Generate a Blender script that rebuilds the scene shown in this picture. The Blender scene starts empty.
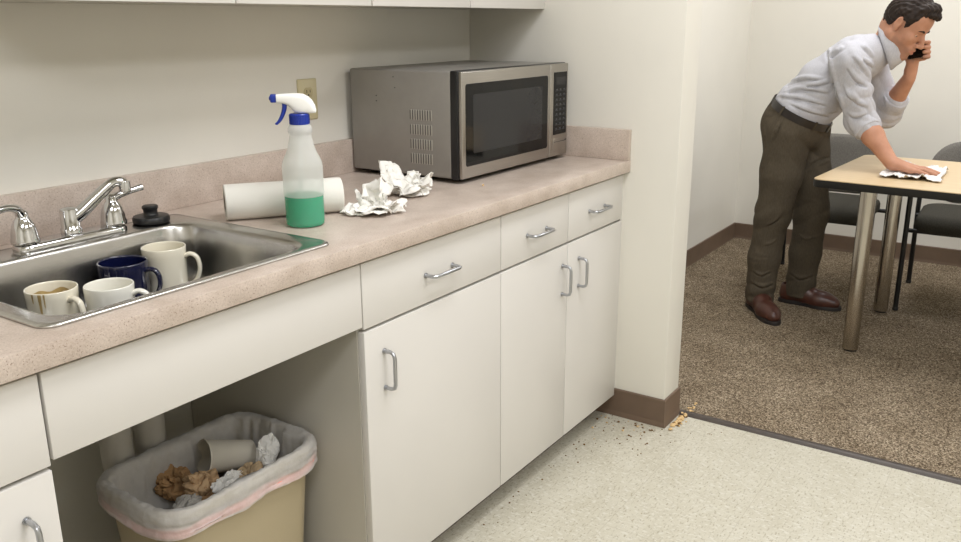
import bpy, bmesh, math, random
import numpy as np
from mathutils import Vector, Matrix, noise as mnoise

random.seed(7)
SC = bpy.context.scene
COL = SC.collection
PI = math.pi

# ------------------------------------------------------------------ materials
def new_mat(name):
    m = bpy.data.materials.new(name); m.use_nodes = True
    nt = m.node_tree
    return m, nt, nt.nodes['Principled BSDF']

def srgb(r, g, b):
    f = lambda c: (c / 255 / 12.92) if c / 255 <= .04045 else ((c / 255 + .055) / 1.055) ** 2.4
    return (f(r), f(g), f(b), 1)

def mat(name, col, rough=.5, metal=0., noise=0., nscale=20., bump=0., bscale=200., spec=.5, coat=0., aniso=None):
    m, nt, b = new_mat(name)
    b.inputs['Base Color'].default_value = srgb(*col)
    b.inputs['Roughness'].default_value = rough
    b.inputs['Metallic'].default_value = metal
    b.inputs['Specular IOR Level'].default_value = spec
    b.inputs['Coat Weight'].default_value = coat
    tc = nt.nodes.new('ShaderNodeTexCoord')
    if noise:
        n = nt.nodes.new('ShaderNodeTexNoise'); n.inputs['Scale'].default_value = nscale
        n.inputs['Detail'].default_value = 4
        src = tc.outputs['Object']
        if aniso:
            mp = nt.nodes.new('ShaderNodeMapping'); mp.inputs['Scale'].default_value = aniso
            nt.links.new(src, mp.inputs[0]); src = mp.outputs[0]
        nt.links.new(src, n.inputs['Vector'])
        r = nt.nodes.new('ShaderNodeValToRGB')
        c = srgb(*col)
        r.color_ramp.elements[0].position = .3; r.color_ramp.elements[1].position = .7
        r.color_ramp.elements[0].color = tuple(x * (1 - noise) for x in c[:3]) + (1,)
        r.color_ramp.elements[1].color = tuple(min(1, x * (1 + noise)) for x in c[:3]) + (1,)
        nt.links.new(n.outputs['Fac'], r.inputs[0]); nt.links.new(r.outputs[0], b.inputs['Base Color'])
    if bump:
        n2 = nt.nodes.new('ShaderNodeTexNoise'); n2.inputs['Scale'].default_value = bscale
        nt.links.new(tc.outputs['Object'], n2.inputs['Vector'])
        bp = nt.nodes.new('ShaderNodeBump'); bp.inputs['Strength'].default_value = bump
        bp.inputs['Distance'].default_value = .002
        nt.links.new(n2.outputs['Fac'], bp.inputs['Height']); nt.links.new(bp.outputs[0], b.inputs['Normal'])
    return m

def ramp(nt, stops):
    r = nt.nodes.new('ShaderNodeValToRGB'); cr = r.color_ramp
    while len(cr.elements) < len(stops): cr.elements.new(.5)
    for e, (p, c) in zip(cr.elements, stops):
        e.position = p; e.color = srgb(*c)
    return r

def mixc(nt, fac, a, b, mode='MIX'):
    n = nt.nodes.new('ShaderNodeMix'); n.data_type = 'RGBA'; n.blend_type = mode
    for s, i in ((fac, 0), (a, 6), (b, 7)):
        if isinstance(s, bpy.types.NodeSocket): nt.links.new(s, n.inputs[i])
        else: n.inputs[i].default_value = s
    return n.outputs[2]

def noise_node(nt, scale, detail=2, vec=None, rough=.5):
    n = nt.nodes.new('ShaderNodeTexNoise'); n.inputs['Scale'].default_value = scale
    n.inputs['Detail'].default_value = detail; n.inputs['Roughness'].default_value = rough
    if vec is not None: nt.links.new(vec, n.inputs['Vector'])
    return n.outputs['Fac']

M = {}
M['wall'] = mat('painted_wall', (220, 217, 208), .75, noise=.02, nscale=3, bump=.12, bscale=350)
M['ceiling'] = mat('ceiling_tile', (225, 223, 215), .9, noise=.03, nscale=60)
M['cabinet'] = mat('white_cabinet_laminate', (207, 204, 199), .42, noise=.015, nscale=4)
M['cabinet_side'] = mat('cabinet_side_panel', (188, 184, 174), .5, noise=.02, nscale=4)
M['baseboard'] = mat('brown_vinyl_base', (104, 86, 71), .5, noise=.08, nscale=12)
M['kick'] = mat('brown_kick_vinyl', (78, 63, 52), .6, noise=.1, nscale=12)
M['threshold'] = mat('dark_transition_strip', (64, 56, 50), .45, noise=.1, nscale=30)
M['handle'] = mat('satin_silver_pull', (178, 180, 184), .3, 1.)
M['chrome'] = mat('chrome', (205, 205, 205), .07, 1.)
M['steel'] = mat('brushed_sink_steel', (190, 188, 184), .27, 1., noise=.06, nscale=30, aniso=(1, 12, 1))
M['mwsteel'] = mat('brushed_oven_steel', (174, 170, 164), .3, 1., noise=.07, nscale=25, aniso=(.3, 1, 30))
M['mwside'] = mat('grey_painted_oven_case', (146, 143, 138), .42, .35, noise=.05, nscale=18)
M['black'] = mat('black_plastic', (22, 22, 23), .35)
M['blackglass'] = mat('black_oven_glass', (9, 9, 10), .06, spec=.25)
M['meshglass'] = mat('oven_window_screen', (40, 40, 41), .10, noise=.08, nscale=300, spec=.25)
M['greymark'] = mat('grey_key_print', (58, 60, 63), .4)
M['lightmark'] = mat('pale_print', (190, 190, 185), .5)
M['ivory'] = mat('ivory_plate', (196, 186, 150), .4)
M['ivory2'] = mat('ivory_receptacle', (184, 173, 137), .4)
M['mugwhite'] = mat('white_glazed_ceramic', (228, 226, 216), .15, coat=.3)
M['mugcream'] = mat('cream_glazed_ceramic', (224, 218, 200), .15, coat=.3)
M['mugblue'] = mat('navy_glazed_ceramic', (14, 18, 50), .12, coat=.4)
M['coffee'] = mat('dried_coffee', (172, 148, 98), .5, noise=.2, nscale=60)
M['rubber'] = mat('black_rubber', (24, 24, 25), .42)
M['tissue'] = mat('white_paper_tissue', (230, 228, 222), .9, noise=.02, nscale=30, spec=.1)
M['towel'] = mat('white_paper_towel', (224, 222, 215), .9, bump=.1, bscale=120, spec=.1)
M['card'] = mat('grey_brown_card', (150, 130, 105), .9)
M['spraywhite'] = mat('white_trigger_plastic', (238, 238, 234), .3)
M['sprayblue'] = mat('blue_trigger_plastic', (22, 50, 150), .3)
M['bin'] = mat('beige_bin_plastic', (166, 153, 125), .5, bump=.1, bscale=300)
M['brownpaper'] = mat('brown_paper_towel', (166, 132, 94), .9, noise=.25, nscale=25, spec=.1)
M['papercup'] = mat('white_paper_cup', (212, 206, 192), .6)
M['pink'] = mat('red_drawstring_film', (222, 160, 150), .4, noise=.2, nscale=30)
M['pvc'] = mat('white_drain_pipe', (196, 192, 184), .4)
M['maple_edge'] = mat('black_edge_band', (14, 13, 13), .5)
M['tableleg'] = mat('polished_table_leg', (188, 182, 172), .2, 1.)
M['chairfab'] = mat('charcoal_upholstery', (112, 109, 104), .95, noise=.25, nscale=220, bump=.3, bscale=400, spec=.1)
M['seatfab'] = mat('dark_seat_upholstery', (68, 66, 60), .95, noise=.25, nscale=220, bump=.3, bscale=400, spec=.1)
M['chairframe'] = mat('black_chair_tube', (20, 20, 21), .4)
M['hair'] = mat('dark_brown_hair', (38, 28, 22), .6, noise=.3, nscale=90, aniso=(4, 1, 1), spec=.25, bump=.3, bscale=220)
M['eyewhite'] = mat('eye_white', (215, 208, 200), .2)
M['iris'] = mat('dark_iris', (40, 30, 24), .15)
M['belt'] = mat('dark_brown_belt_leather', (30, 23, 19), .4)
M['buckle'] = mat('dull_buckle', (140, 132, 118), .3, 1.)
M['shoe'] = mat('brown_shoe_leather', (72, 42, 33), .35, noise=.15, nscale=30)
M['sole'] = mat('dark_shoe_sole', (28, 22, 19), .6)
M['phone'] = mat('black_phone', (16, 16, 18), .15)
M['phonerim'] = mat('silver_phone_rim', (150, 152, 155), .25, 1.)
M['crumb'] = mat('tan_crumb', (206, 176, 128), .9, noise=.25, nscale=200)
M['darkcrumb'] = mat('brown_crumb', (112, 84, 44), .9, noise=.3, nscale=200)
M['darkhole'] = mat('dark_recess', (18, 17, 16), .7)

def laminate():
    m, nt, b = new_mat('taupe_speckled_laminate')
    tc = nt.nodes.new('ShaderNodeTexCoord'); o = tc.outputs['Object']
    base = ramp(nt, [(.35, (189, 175, 164)), (.65, (209, 196, 185))])
    nt.links.new(noise_node(nt, 260, 3, o, .7), base.inputs[0])
    blot = ramp(nt, [(.3, (228, 224, 220)), (.7, (255, 255, 255))])
    nt.links.new(noise_node(nt, 14, 3, o), blot.inputs[0])
    c = mixc(nt, 1., base.outputs[0], blot.outputs[0], 'MULTIPLY')
    spk = ramp(nt, [(.66, (0, 0, 0)), (.70, (255, 255, 255))])
    nt.links.new(noise_node(nt, 420, 1, o), spk.inputs[0])
    c = mixc(nt, spk.outputs[0], c, srgb(138, 120, 110))
    nt.links.new(c, b.inputs['Base Color'])
    b.inputs['Roughness'].default_value = .34
    return m
M['laminate'] = laminate()

def vct():
    m, nt, b = new_mat('vinyl_composition_tile')
    tc = nt.nodes.new('ShaderNodeTexCoord'); o = tc.outputs['Object']
    mp = nt.nodes.new('ShaderNodeMapping'); mp.inputs['Scale'].default_value = (40, 110, 40)
    mp.inputs['Rotation'].default_value = (0, 0, .35)
    nt.links.new(o, mp.inputs[0])
    mp2 = nt.nodes.new('ShaderNodeMapping'); mp2.inputs['Scale'].default_value = (95, 42, 40)
    mp2.inputs['Rotation'].default_value = (0, 0, -.5)
    nt.links.new(o, mp2.inputs[0])
    base = ramp(nt, [(.3, (180, 175, 158)), (.7, (192, 188, 173))])
    nt.links.new(noise_node(nt, 9, 4, o, .6), base.inputs[0])
    f1 = ramp(nt, [(.56, (0, 0, 0)), (.62, (255, 255, 255))]); nt.links.new(noise_node(nt, 1.6, 3, mp.outputs[0], .6), f1.inputs[0])
    c = mixc(nt, f1.outputs[0], base.outputs[0], srgb(158, 152, 134))
    f2 = ramp(nt, [(.55, (0, 0, 0)), (.61, (255, 255, 255))]); nt.links.new(noise_node(nt, 1.3, 3, mp2.outputs[0], .6), f2.inputs[0])
    c = mixc(nt, f2.outputs[0], c, srgb(197, 194, 182))
    f3 = ramp(nt, [(.68, (0, 0, 0)), (.73, (255, 255, 255))]); nt.links.new(noise_node(nt, 110, 2, o, .6), f3.inputs[0])
    c = mixc(nt, f3.outputs[0], c, srgb(140, 128, 104))
    # seams every .3048 m
    br = nt.nodes.new('ShaderNodeTexBrick'); br.offset = 0; br.squash = 1
    br.inputs['Scale'].default_value = 1; br.inputs['Brick Width'].default_value = .3048
    br.inputs['Row Height'].default_value = .3048; br.inputs['Mortar Size'].default_value = .0009
    br.inputs['Mortar Smooth'].default_value = .2
    mp3 = nt.nodes.new('ShaderNodeMapping'); mp3.inputs['Location'].default_value = (TILE_OFF[0], TILE_OFF[1], 0)
    nt.links.new(o, mp3.inputs[0]); nt.links.new(mp3.outputs[0], br.inputs['Vector'])
    c = mixc(nt, br.outputs['Fac'], c, srgb(170, 164, 148))
    nt.links.new(c, b.inputs['Base Color'])
    b.inputs['Roughness'].default_value = .38
    return m
TILE_OFF = (.05, -.017)
M['vct'] = vct()

def carpet():
    m, nt, b = new_mat('brown_loop_carpet')
    tc = nt.nodes.new('ShaderNodeTexCoord'); o = tc.outputs['Object']
    v = nt.nodes.new('ShaderNodeTexVoronoi'); v.inputs['Scale'].default_value = 240
    nt.links.new(o, v.inputs['Vector'])
    sep = nt.nodes.new('ShaderNodeSeparateColor'); nt.links.new(v.outputs['Color'], sep.inputs[0])
    r = ramp(nt, [(.0, (74, 63, 50)), (.35, (118, 105, 88)), (.65, (142, 128, 109)), (1., (186, 172, 150))])
    nt.links.new(sep.outputs[0], r.inputs[0])
    bl = ramp(nt, [(.3, (225, 222, 218)), (.7, (255, 255, 255))]); nt.links.new(noise_node(nt, 6, 3, o), bl.inputs[0])
    c = mixc(nt, 1., r.outputs[0], bl.outputs[0], 'MULTIPLY')
    nt.links.new(c, b.inputs['Base Color'])
    b.inputs['Roughness'].default_value = 1.; b.inputs['Specular IOR Level'].default_value = .05
    bp = nt.nodes.new('ShaderNodeBump'); bp.inputs['Strength'].default_value = .7; bp.inputs['Distance'].default_value = .004
    nt.links.new(v.outputs['Distance'], bp.inputs['Height']); bp.invert = True
    nt.links.new(bp.outputs[0], b.inputs['Normal'])
    return m
M['carpet'] = carpet()

def maple():
    m, nt, b = new_mat('light_maple_laminate')
    tc = nt.nodes.new('ShaderNodeTexCoord')
    mp = nt.nodes.new('ShaderNodeMapping'); mp.inputs['Scale'].default_value = (14, 1.2, 1)
    nt.links.new(tc.outputs['Object'], mp.inputs[0])
    r = ramp(nt, [(.3, (196, 172, 134)), (.7, (208, 185, 150))])
    nt.links.new(noise_node(nt, 4, 5, mp.outputs[0], .6), r.inputs[0])
    nt.links.new(r.outputs[0], b.inputs['Base Color']); b.inputs['Roughness'].default_value = .35
    return m
M['maple'] = maple()

def skin():
    m, nt, b = new_mat('skin')
    tc = nt.nodes.new('ShaderNodeTexCoord')
    r = ramp(nt, [(.3, (172, 124, 99)), (.7, (186, 138, 113))]); nt.links.new(noise_node(nt, 22, 3, tc.outputs['Object']), r.inputs[0])
    def attr(n):
        a = nt.nodes.new('ShaderNodeAttribute'); a.attribute_name = n; return a.outputs['Fac']
    k = nt.nodes.new('ShaderNodeMath'); k.operation = 'MULTIPLY'; k.inputs[1].default_value = .55; nt.links.new(attr('stubble'), k.inputs[0])
    c = mixc(nt, k.outputs[0], r.outputs[0], srgb(134, 100, 86))
    k = nt.nodes.new('ShaderNodeMath'); k.operation = 'MULTIPLY'; k.inputs[1].default_value = .55; nt.links.new(attr('lips'), k.inputs[0])
    c = mixc(nt, k.outputs[0], c, srgb(170, 104, 94))
    nt.links.new(c, b.inputs['Base Color']); b.inputs['Roughness'].default_value = .5; b.inputs['Specular IOR Level'].default_value = .3
    b.inputs['Subsurface Weight'].default_value = .08; b.inputs['Subsurface Radius'].default_value = (.008, .003, .002)
    return m
M['skin'] = skin()

def film(name, col, transp, rough=.4, noise=.0):
    """thin translucent plastic: part see-through, part scattering"""
    m, nt, b = new_mat(name)
    b.inputs['Base Color'].default_value = srgb(*col); b.inputs['Roughness'].default_value = rough
    tr = nt.nodes.new('ShaderNodeBsdfTransparent'); tl = nt.nodes.new('ShaderNodeBsdfTranslucent')
    tl.inputs[0].default_value = srgb(*col)
    if noise:
        tb = nt.nodes.new('ShaderNodeTexCoord'); bp = nt.nodes.new('ShaderNodeBump'); bp.inputs['Strength'].default_value = .9; bp.inputs['Distance'].default_value = .006
        nt.links.new(noise_node(nt, 34, 4, tb.outputs['Object'], .55), bp.inputs['Height']); nt.links.new(bp.outputs[0], b.inputs['Normal']); nt.links.new(bp.outputs[0], tl.inputs['Normal'])
    m1 = nt.nodes.new('ShaderNodeMixShader'); m1.inputs[0].default_value = .4
    nt.links.new(b.outputs[0], m1.inputs[1]); nt.links.new(tl.outputs[0], m1.inputs[2])
    m2 = nt.nodes.new('ShaderNodeMixShader'); m2.inputs[0].default_value = transp
    if noise:
        tc = nt.nodes.new('ShaderNodeTexCoord')
        r = nt.nodes.new('ShaderNodeMapRange'); r.inputs[3].default_value = transp - noise; r.inputs[4].default_value = transp + noise
        r.inputs[1].default_value = .3; r.inputs[2].default_value = .7
        nt.links.new(noise_node(nt, 25, 4, tc.outputs['Object'], .6), r.inputs[0]); nt.links.new(r.outputs[0], m2.inputs[0])
    nt.links.new(m1.outputs[0], m2.inputs[1]); nt.links.new(tr.outputs[0], m2.inputs[2])
    nt.links.new(m2.outputs[0], nt.nodes['Material Output'].inputs[0])
    return m
M['bottle'] = film('translucent_bottle_plastic', (240, 242, 240), .5, .3)
def wet_wall():
    # the plastic turns clear where the liquid wets it
    nt = M['bottle'].node_tree; mx = [n for n in nt.nodes if n.type == 'MIX_SHADER'][1]
    tc = nt.nodes.new('ShaderNodeTexCoord'); sp = nt.nodes.new('ShaderNodeSeparateXYZ'); nt.links.new(tc.outputs['Object'], sp.inputs[0])
    r = nt.nodes.new('ShaderNodeMapRange'); r.inputs[1].default_value = .0675; r.inputs[2].default_value = .0695; r.inputs[3].default_value = .86; r.inputs[4].default_value = .48
    nt.links.new(sp.outputs[2], r.inputs[0]); nt.links.new(r.outputs[0], mx.inputs[0])
wet_wall()
M['liquid'] = film('green_cleaning_liquid', (12, 182, 136), .03, .15)
M['liner'] = film('white_bin_liner_film', (234, 234, 234), .35, .50, .05)

def cloth_weave(name, col, col2, scale, aniso, bump=.15, fold=0.):
    m, nt, b = new_mat(name)
    tc = nt.nodes.new('ShaderNodeTexCoord')
    mp = nt.nodes.new('ShaderNodeMapping'); mp.inputs['Scale'].default_value = aniso
    nt.links.new(tc.outputs['Object'], mp.inputs[0])
    r = ramp(nt, [(.35, col), (.65, col2)])
    nf = noise_node(nt, scale, 3, mp.outputs[0], .6)
    nt.links.new(nf, r.inputs[0]); nt.links.new(r.outputs[0], b.inputs['Base Color'])
    b.inputs['Roughness'].default_value = .9; b.inputs['Specular IOR Level'].default_value = .15
    bp = nt.nodes.new('ShaderNodeBump'); bp.inputs['Strength'].default_value = bump; bp.inputs['Distance'].default_value = .003
    if fold:
        rn = nt.nodes.new('ShaderNodeTexNoise'); rn.noise_type = 'RIDGED_MULTIFRACTAL'; rn.inputs['Scale'].default_value = 14; rn.inputs['Detail'].default_value = 2
        rn.inputs['Distortion'].default_value = .6; rn.normalize = True
        mp4 = nt.nodes.new('ShaderNodeMapping'); mp4.inputs['Rotation'].default_value = (.8, .3, 0); mp4.inputs['Scale'].default_value = (1, .55, 1.3)
        nt.links.new(tc.outputs['Object'], mp4.inputs[0]); nt.links.new(mp4.outputs[0], rn.inputs['Vector'])
        b2 = nt.nodes.new('ShaderNodeBump'); b2.inputs['Strength'].default_value = fold; b2.inputs['Distance'].default_value = .010
        nt.links.new(rn.outputs['Fac'], b2.inputs['Height']); nt.links.new(b2.outputs[0], bp.inputs['Normal'])
    nt.links.new(noise_node(nt, 28, 4, tc.outputs['Object'], .5), bp.inputs['Height']); nt.links.new(bp.outputs[0], b.inputs['Normal'])
    return m
M['shirt'] = cloth_weave('pale_grey_shirt_cotton', (174, 174, 180), (184, 184, 190), 90, (3, 3, .6), .15, .35)
M['trouser'] = cloth_weave('grey_brown_trouser_wool', (76, 69, 58), (86, 78, 66), 120, (2, 2, .5), .15, .5)
M['rag'] = cloth_weave('white_wiping_cloth', (208, 205, 203), (222, 220, 218), 12, (1, 1, 1), .4)

# ------------------------------------------------------------------ mesh building
class MB:
    def __init__(self): self.bm = bmesh.new()
    def box(self, a, b, bevel=0., seg=2, rz=0., mi=0):
        c = [(a[i] + b[i]) / 2 for i in range(3)]; s = [abs(b[i] - a[i]) for i in range(3)]
        g = bmesh.ops.create_cube(self.bm, size=1)
        vs = g['verts']
        bmesh.ops.scale(self.bm, vec=s, verts=vs)
        if bevel:
            es = list({e for v in vs for e in v.link_edges})
            r = bmesh.ops.bevel(self.bm, geom=es, offset=bevel, segments=seg, profile=.5, affect='EDGES')
            vs = list({v for f in r['faces'] for v in f.verts} | {v for v in vs if v.is_valid})
            seen = set(vs); st = list(vs)
            while st:
                v = st.pop()
                for e in v.link_edges:
                    o = e.other_vert(v)
                    if o not in seen: seen.add(o); st.append(o)
            vs = list(seen)
        if rz: bmesh.ops.rotate(self.bm, cent=(0, 0, 0), matrix=Matrix.Rotation(rz, 3, 'Z'), verts=vs)
        bmesh.ops.translate(self.bm, vec=c, verts=vs)
        if mi:
            for f in {f for v in vs for f in v.link_faces}: f.material_index = mi
        return self
    def rings(self, rings, closed=True, cap0=False, cap1=False, mi=0, loop=False):
        rv = [[self.bm.verts.new(p) for p in r] for r in rings]
        n = len(rv[0]); pairs = list(zip(rv, rv[1:]))
        if loop: pairs.append((rv[-1], rv[0]))
        for A, B in pairs:
            for i in range(n if closed else n - 1):
                j = (i + 1) % n
                try:
                    f = self.bm.faces.new((A[i], A[j], B[j], B[i])); f.material_index = mi
                except ValueError: pass
        if cap0: self.bm.faces.new(list(reversed(rv[0]))).material_index = mi
        if cap1: self.bm.faces.new(rv[-1]).material_index = mi
        return self
    def lathe(self, prof, c=(0, 0, 0), n=40, cap0=True, cap1=True, axis=None):
        R = axis.to_matrix() if axis is not None else Matrix.Identity(3)
        c = Vector(c)
        rings = [[c + R @ Vector((r * math.cos(2 * PI * i / n), r * math.sin(2 * PI * i / n), z)) for i in range(n)] for r, z in prof]
        return self.rings(rings, True, cap0, cap1)
    def tube(self, pts, r, n=14, caps=True, loop=False, flat=1.):
        pts = [Vector(p) for p in pts]; m = len(pts)
        rs = r if isinstance(r, (list, tuple)) else [r] * m
        rings = []; up = None
        for i, p in enumerate(pts):
            a = pts[i - 1] if (i or loop) else p; b = pts[(i + 1) % m] if (i < m - 1 or loop) else p
            t = (b - a).normalized()
            if up is None:
                up = Vector((0, 0, 1)) if abs(t.z) < .9 else Vector((1, 0, 0))
            x = t.cross(up).normalized(); y = x.cross(t).normalized(); up = y
            rings.append([p + (x * math.cos(2 * PI * k / n) + y * math.sin(2 * PI * k / n) * flat) * rs[i] for k in range(n)])
        return self.rings(rings, True, caps and not loop, caps and not loop, loop=loop)
    def prism(self, poly, f0, f1, bevel=0.):
        """poly: 2-D outline; f0/f1 map a 2-D point to the near and far side"""
        return self.rings([[f0(p) for p in poly], [f1(p) for p in poly]], True, True, True)
    def build(self, name, m, parent=None, off=(0, 0, 0), smooth=35, subsurf=0):
        bm = self.bm
        bmesh.ops.recalc_face_normals(bm, faces=bm.faces)
        if any(off): bmesh.ops.translate(bm, vec=-Vector(off), verts=bm.verts)
        me = bpy.data.meshes.new(name); bm.to_mesh(me); bm.free()
        return link(name, me, m, parent, smooth, subsurf)

def link(name, me, m, parent=None, smooth=35, subsurf=0):
    for x in (m if isinstance(m, (list, tuple)) else [m]): me.materials.append(x)
    if smooth:
        me.shade_smooth()
        if smooth < 180: me.set_sharp_from_angle(angle=math.radians(smooth))
    o = bpy.data.objects.new(name, me); COL.objects.link(o)
    if parent is not None: o.parent = parent
    if subsurf:
        s = o.modifiers.new('subsurf', 'SUBSURF'); s.levels = s.render_levels = subsurf
    return o

def tag(o, label, cat, group=None, kind=None):
    o['label'] = label; o['category'] = cat
    if group: o['group'] = group
    if kind: o['kind'] = kind
    return o
def thing(name, label, cat, loc=(0, 0, 0), rz=0., group=None):
    o = bpy.data.objects.new(name, None); COL.objects.link(o)
    o.location = loc; o.rotation_euler = (0, 0, rz); o.empty_display_size = .05
    return tag(o, label, cat, group)
def struct(name, mb, m, smooth=35):
    o = mb.build(name, m, smooth=smooth); o['kind'] = 'structure'; return o

def rrect(x0, x1, y0, y1, r, z, n=8):
    out = []
    for cx, cy, a0 in ((x1 - r, y1 - r, 0), (x0 + r, y1 - r, 90), (x0 + r, y0 + r, 180), (x1 - r, y0 + r, 270)):
        for k in range(n + 1):
            a = math.radians(a0 + 90 * k / n); out.append((cx + r * math.cos(a), cy + r * math.sin(a), z))
    return out

def bez(pts, n=12):
    """Catmull-Rom through the points"""
    P = [Vector(p) for p in pts]; P = [P[0] * 2 - P[1]] + P + [P[-1] * 2 - P[-2]]
    out = []
    for i in range(1, len(P) - 2):
        a, b, c, d = P[i - 1:i + 3]
        for k in range(n):
            t = k / n
            out.append(.5 * ((2 * b) + (-a + c) * t + (2 * a - 5 * b + 4 * c - d) * t * t + (-a + 3 * b - 3 * c + d) * t ** 3))
    out.append(P[-2]); return out

# ------------------------------------------------------------------ distance-field modelling (for the figure)
class Field:
    def __init__(self, lo, hi, h):
        self.lo = np.array(lo, float); self.h = h
        self.n = np.ceil((np.array(hi) - self.lo) / h).astype(int) + 1
        self.d = np.full(self.n, 9., np.float32)
    def sub(self, lo, hi):
        i0 = np.clip(np.floor((np.array(lo) - self.lo) / self.h).astype(int), 0, self.n - 1)
        i1 = np.clip(np.ceil((np.array(hi) - self.lo) / self.h).astype(int) + 1, 1, self.n)
        ax = [(self.lo[k] + self.h * np.arange(i0[k], i1[k])).astype(np.float32) for k in range(3)]
        return tuple(slice(i0[k], i1[k]) for k in range(3)), ax[0][:, None, None], ax[1][None, :, None], ax[2][None, None, :]
    def blend(self, sl, v, k, cut=False):
        a = self.d[sl]
        if cut:
            v = -v; h = np.maximum(k - np.abs(a - v), 0) / k if k else 0
            self.d[sl] = np.maximum(a, v) + (h * h * k * .25 if k else 0)
        else:
            h = np.maximum(k - np.abs(a - v), 0) / k if k else 0
            self.d[sl] = np.minimum(a, v) - (h * h * k * .25 if k else 0)
    def cone(self, a, b, ra, rb, k=.02, sq=None, cut=False):
        a = np.array(a, float); b = np.array(b, float)
        f = sq[1] if sq else 1.; x0 = sq[0] if sq else 0.
        pad = max(ra, rb) / min(f, 1) + k + .012
        sl, x, y, z = self.sub(np.minimum(a, b) - pad, np.maximum(a, b) + pad)
        xx = x0 + (x - x0) * f
        A = np.array([x0 + (a[0] - x0) * f, a[1], a[2]]); B = np.array([x0 + (b[0] - x0) * f, b[1], b[2]])
        D = B - A; L = max(D @ D, 1e-9)
        t = np.clip(((xx - A[0]) * D[0] + (y - A[1]) * D[1] + (z - A[2]) * D[2]) / L, 0, 1)
        d = np.sqrt((xx - A[0] - t * D[0]) ** 2 + (y - A[1] - t * D[1]) ** 2 + (z - A[2] - t * D[2]) ** 2) - (ra + (rb - ra) * t)
        self.blend(sl, d.astype(np.float32), k, cut); return self
    def chain(self, pts, rs, k=.02, sq=None):
        for i in range(len(pts) - 1): self.cone(pts[i], pts[i + 1], rs[i], rs[i + 1], k, sq)
        return self
    def ell(self, c, r, k=.02, A=None, cut=False):
        """ellipsoid; A: rows are the local axes in world space"""
        c = np.array(c, float); r = np.array(r, float); A = np.eye(3) if A is None else np.array(A)
        pad = max(r) + k + .012
        sl, x, y, z = self.sub(c - pad, c + pad)
        q = [((x - c[0]) * A[i][0] + (y - c[1]) * A[i][1] + (z - c[2]) * A[i][2]) for i in range(3)]
        k0 = np.sqrt(sum((q[i] / r[i]) ** 2 for i in range(3))); k1 = np.sqrt(sum((q[i] / r[i] ** 2) ** 2 for i in range(3))) + 1e-9
        self.blend(sl, (k0 * (k0 - 1) / k1).astype(np.float32), k, cut); return self
    def plane(self, p, nrm):
        """keep only the side the normal points away from"""
        sl, x, y, z = self.sub(self.lo, self.lo + self.h * self.n)
        n = np.array(nrm, float); n /= np.linalg.norm(n)
        self.d = np.maximum(self.d, ((x - p[0]) * n[0] + (y - p[1]) * n[1] + (z - p[2]) * n[2]).astype(np.float32)); return self
    def ripple(self, fn, band=.03):
        i = np.argwhere(np.abs(self.d) < band); p = self.lo + self.h * i
        self.d[i[:, 0], i[:, 1], i[:, 2]] += fn(p[:, 0], p[:, 1], p[:, 2]).astype(np.float32); return self
    def mesh(self, name, smooth_it=2):
        d = self.d; ins = d < 0; n = d.shape
        C = [(i, j, k) for i in (0, 1) for j in (0, 1) for k in (0, 1)]
        cut = lambda o: ins[o[0]:n[0] - 1 + o[0], o[1]:n[1] - 1 + o[1], o[2]:n[2] - 1 + o[2]]
        cnt = sum(cut(o).astype(np.int8) for o in C)
        mixed = (cnt > 0) & (cnt < 8); cells = np.argwhere(mixed)
        idx = np.full(mixed.shape, -1, np.int64); idx[mixed] = np.arange(len(cells))
        acc = np.zeros((len(cells), 3)); num = np.zeros(len(cells))
        for ax in range(3):
            e = np.eye(3, dtype=int)[ax]
            for o in C:
                if o[ax]: continue
                p = cells + o; q = p + e
                va = d[p[:, 0], p[:, 1], p[:, 2]]; vb = d[q[:, 0], q[:, 1], q[:, 2]]
                m = (va < 0) != (vb < 0); t = va[m] / (va[m] - vb[m])
                acc[m] += np.array(o) + t[:, None] * e; num[m] += 1
        V = self.lo + self.h * (cells + acc / num[:, None])
        F = []
        for ax in range(3):
            e = np.eye(3, dtype=int); u, w = e[(ax + 1) % 3], e[(ax + 2) % 3]
            a = np.take(ins, range(n[ax] - 1), ax); b = np.take(ins, range(1, n[ax]), ax)
            P = np.argwhere(a != b)
            P = P[np.all([(P[:, (ax + 1) % 3] > 0), (P[:, (ax + 2) % 3] > 0), P[:, (ax + 1) % 3] < n[(ax + 1) % 3] - 1, P[:, (ax + 2) % 3] < n[(ax + 2) % 3] - 1], axis=0)]
            g = lambda Q: idx[Q[:, 0], Q[:, 1], Q[:, 2]]
            q = np.stack([g(P - u - w), g(P - w), g(P), g(P - u)], 1)
            flip = ~ins[P[:, 0], P[:, 1], P[:, 2]]
            q[flip] = q[flip][:, ::-1]; F.append(q)
        F = np.concatenate(F)
        E2 = np.unique(np.sort(np.concatenate([F[:, [0, 1]], F[:, [1, 2]], F[:, [2, 3]], F[:, [3, 0]]]), 1), axis=0)
        for _ in range(smooth_it):
            s = np.zeros_like(V); c = np.zeros(len(V))
            for a, b in ((0, 1), (1, 0)):
                for k in range(3): s[:, k] += np.bincount(E2[:, a], V[E2[:, b], k], len(V))
                c += np.bincount(E2[:, a], minlength=len(V))
            V = V + .5 * (s / c[:, None] - V)
        me = bpy.data.meshes.new(name)
        me.from_pydata(V.tolist(), [], F.tolist()); me.update()
        return me

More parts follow.
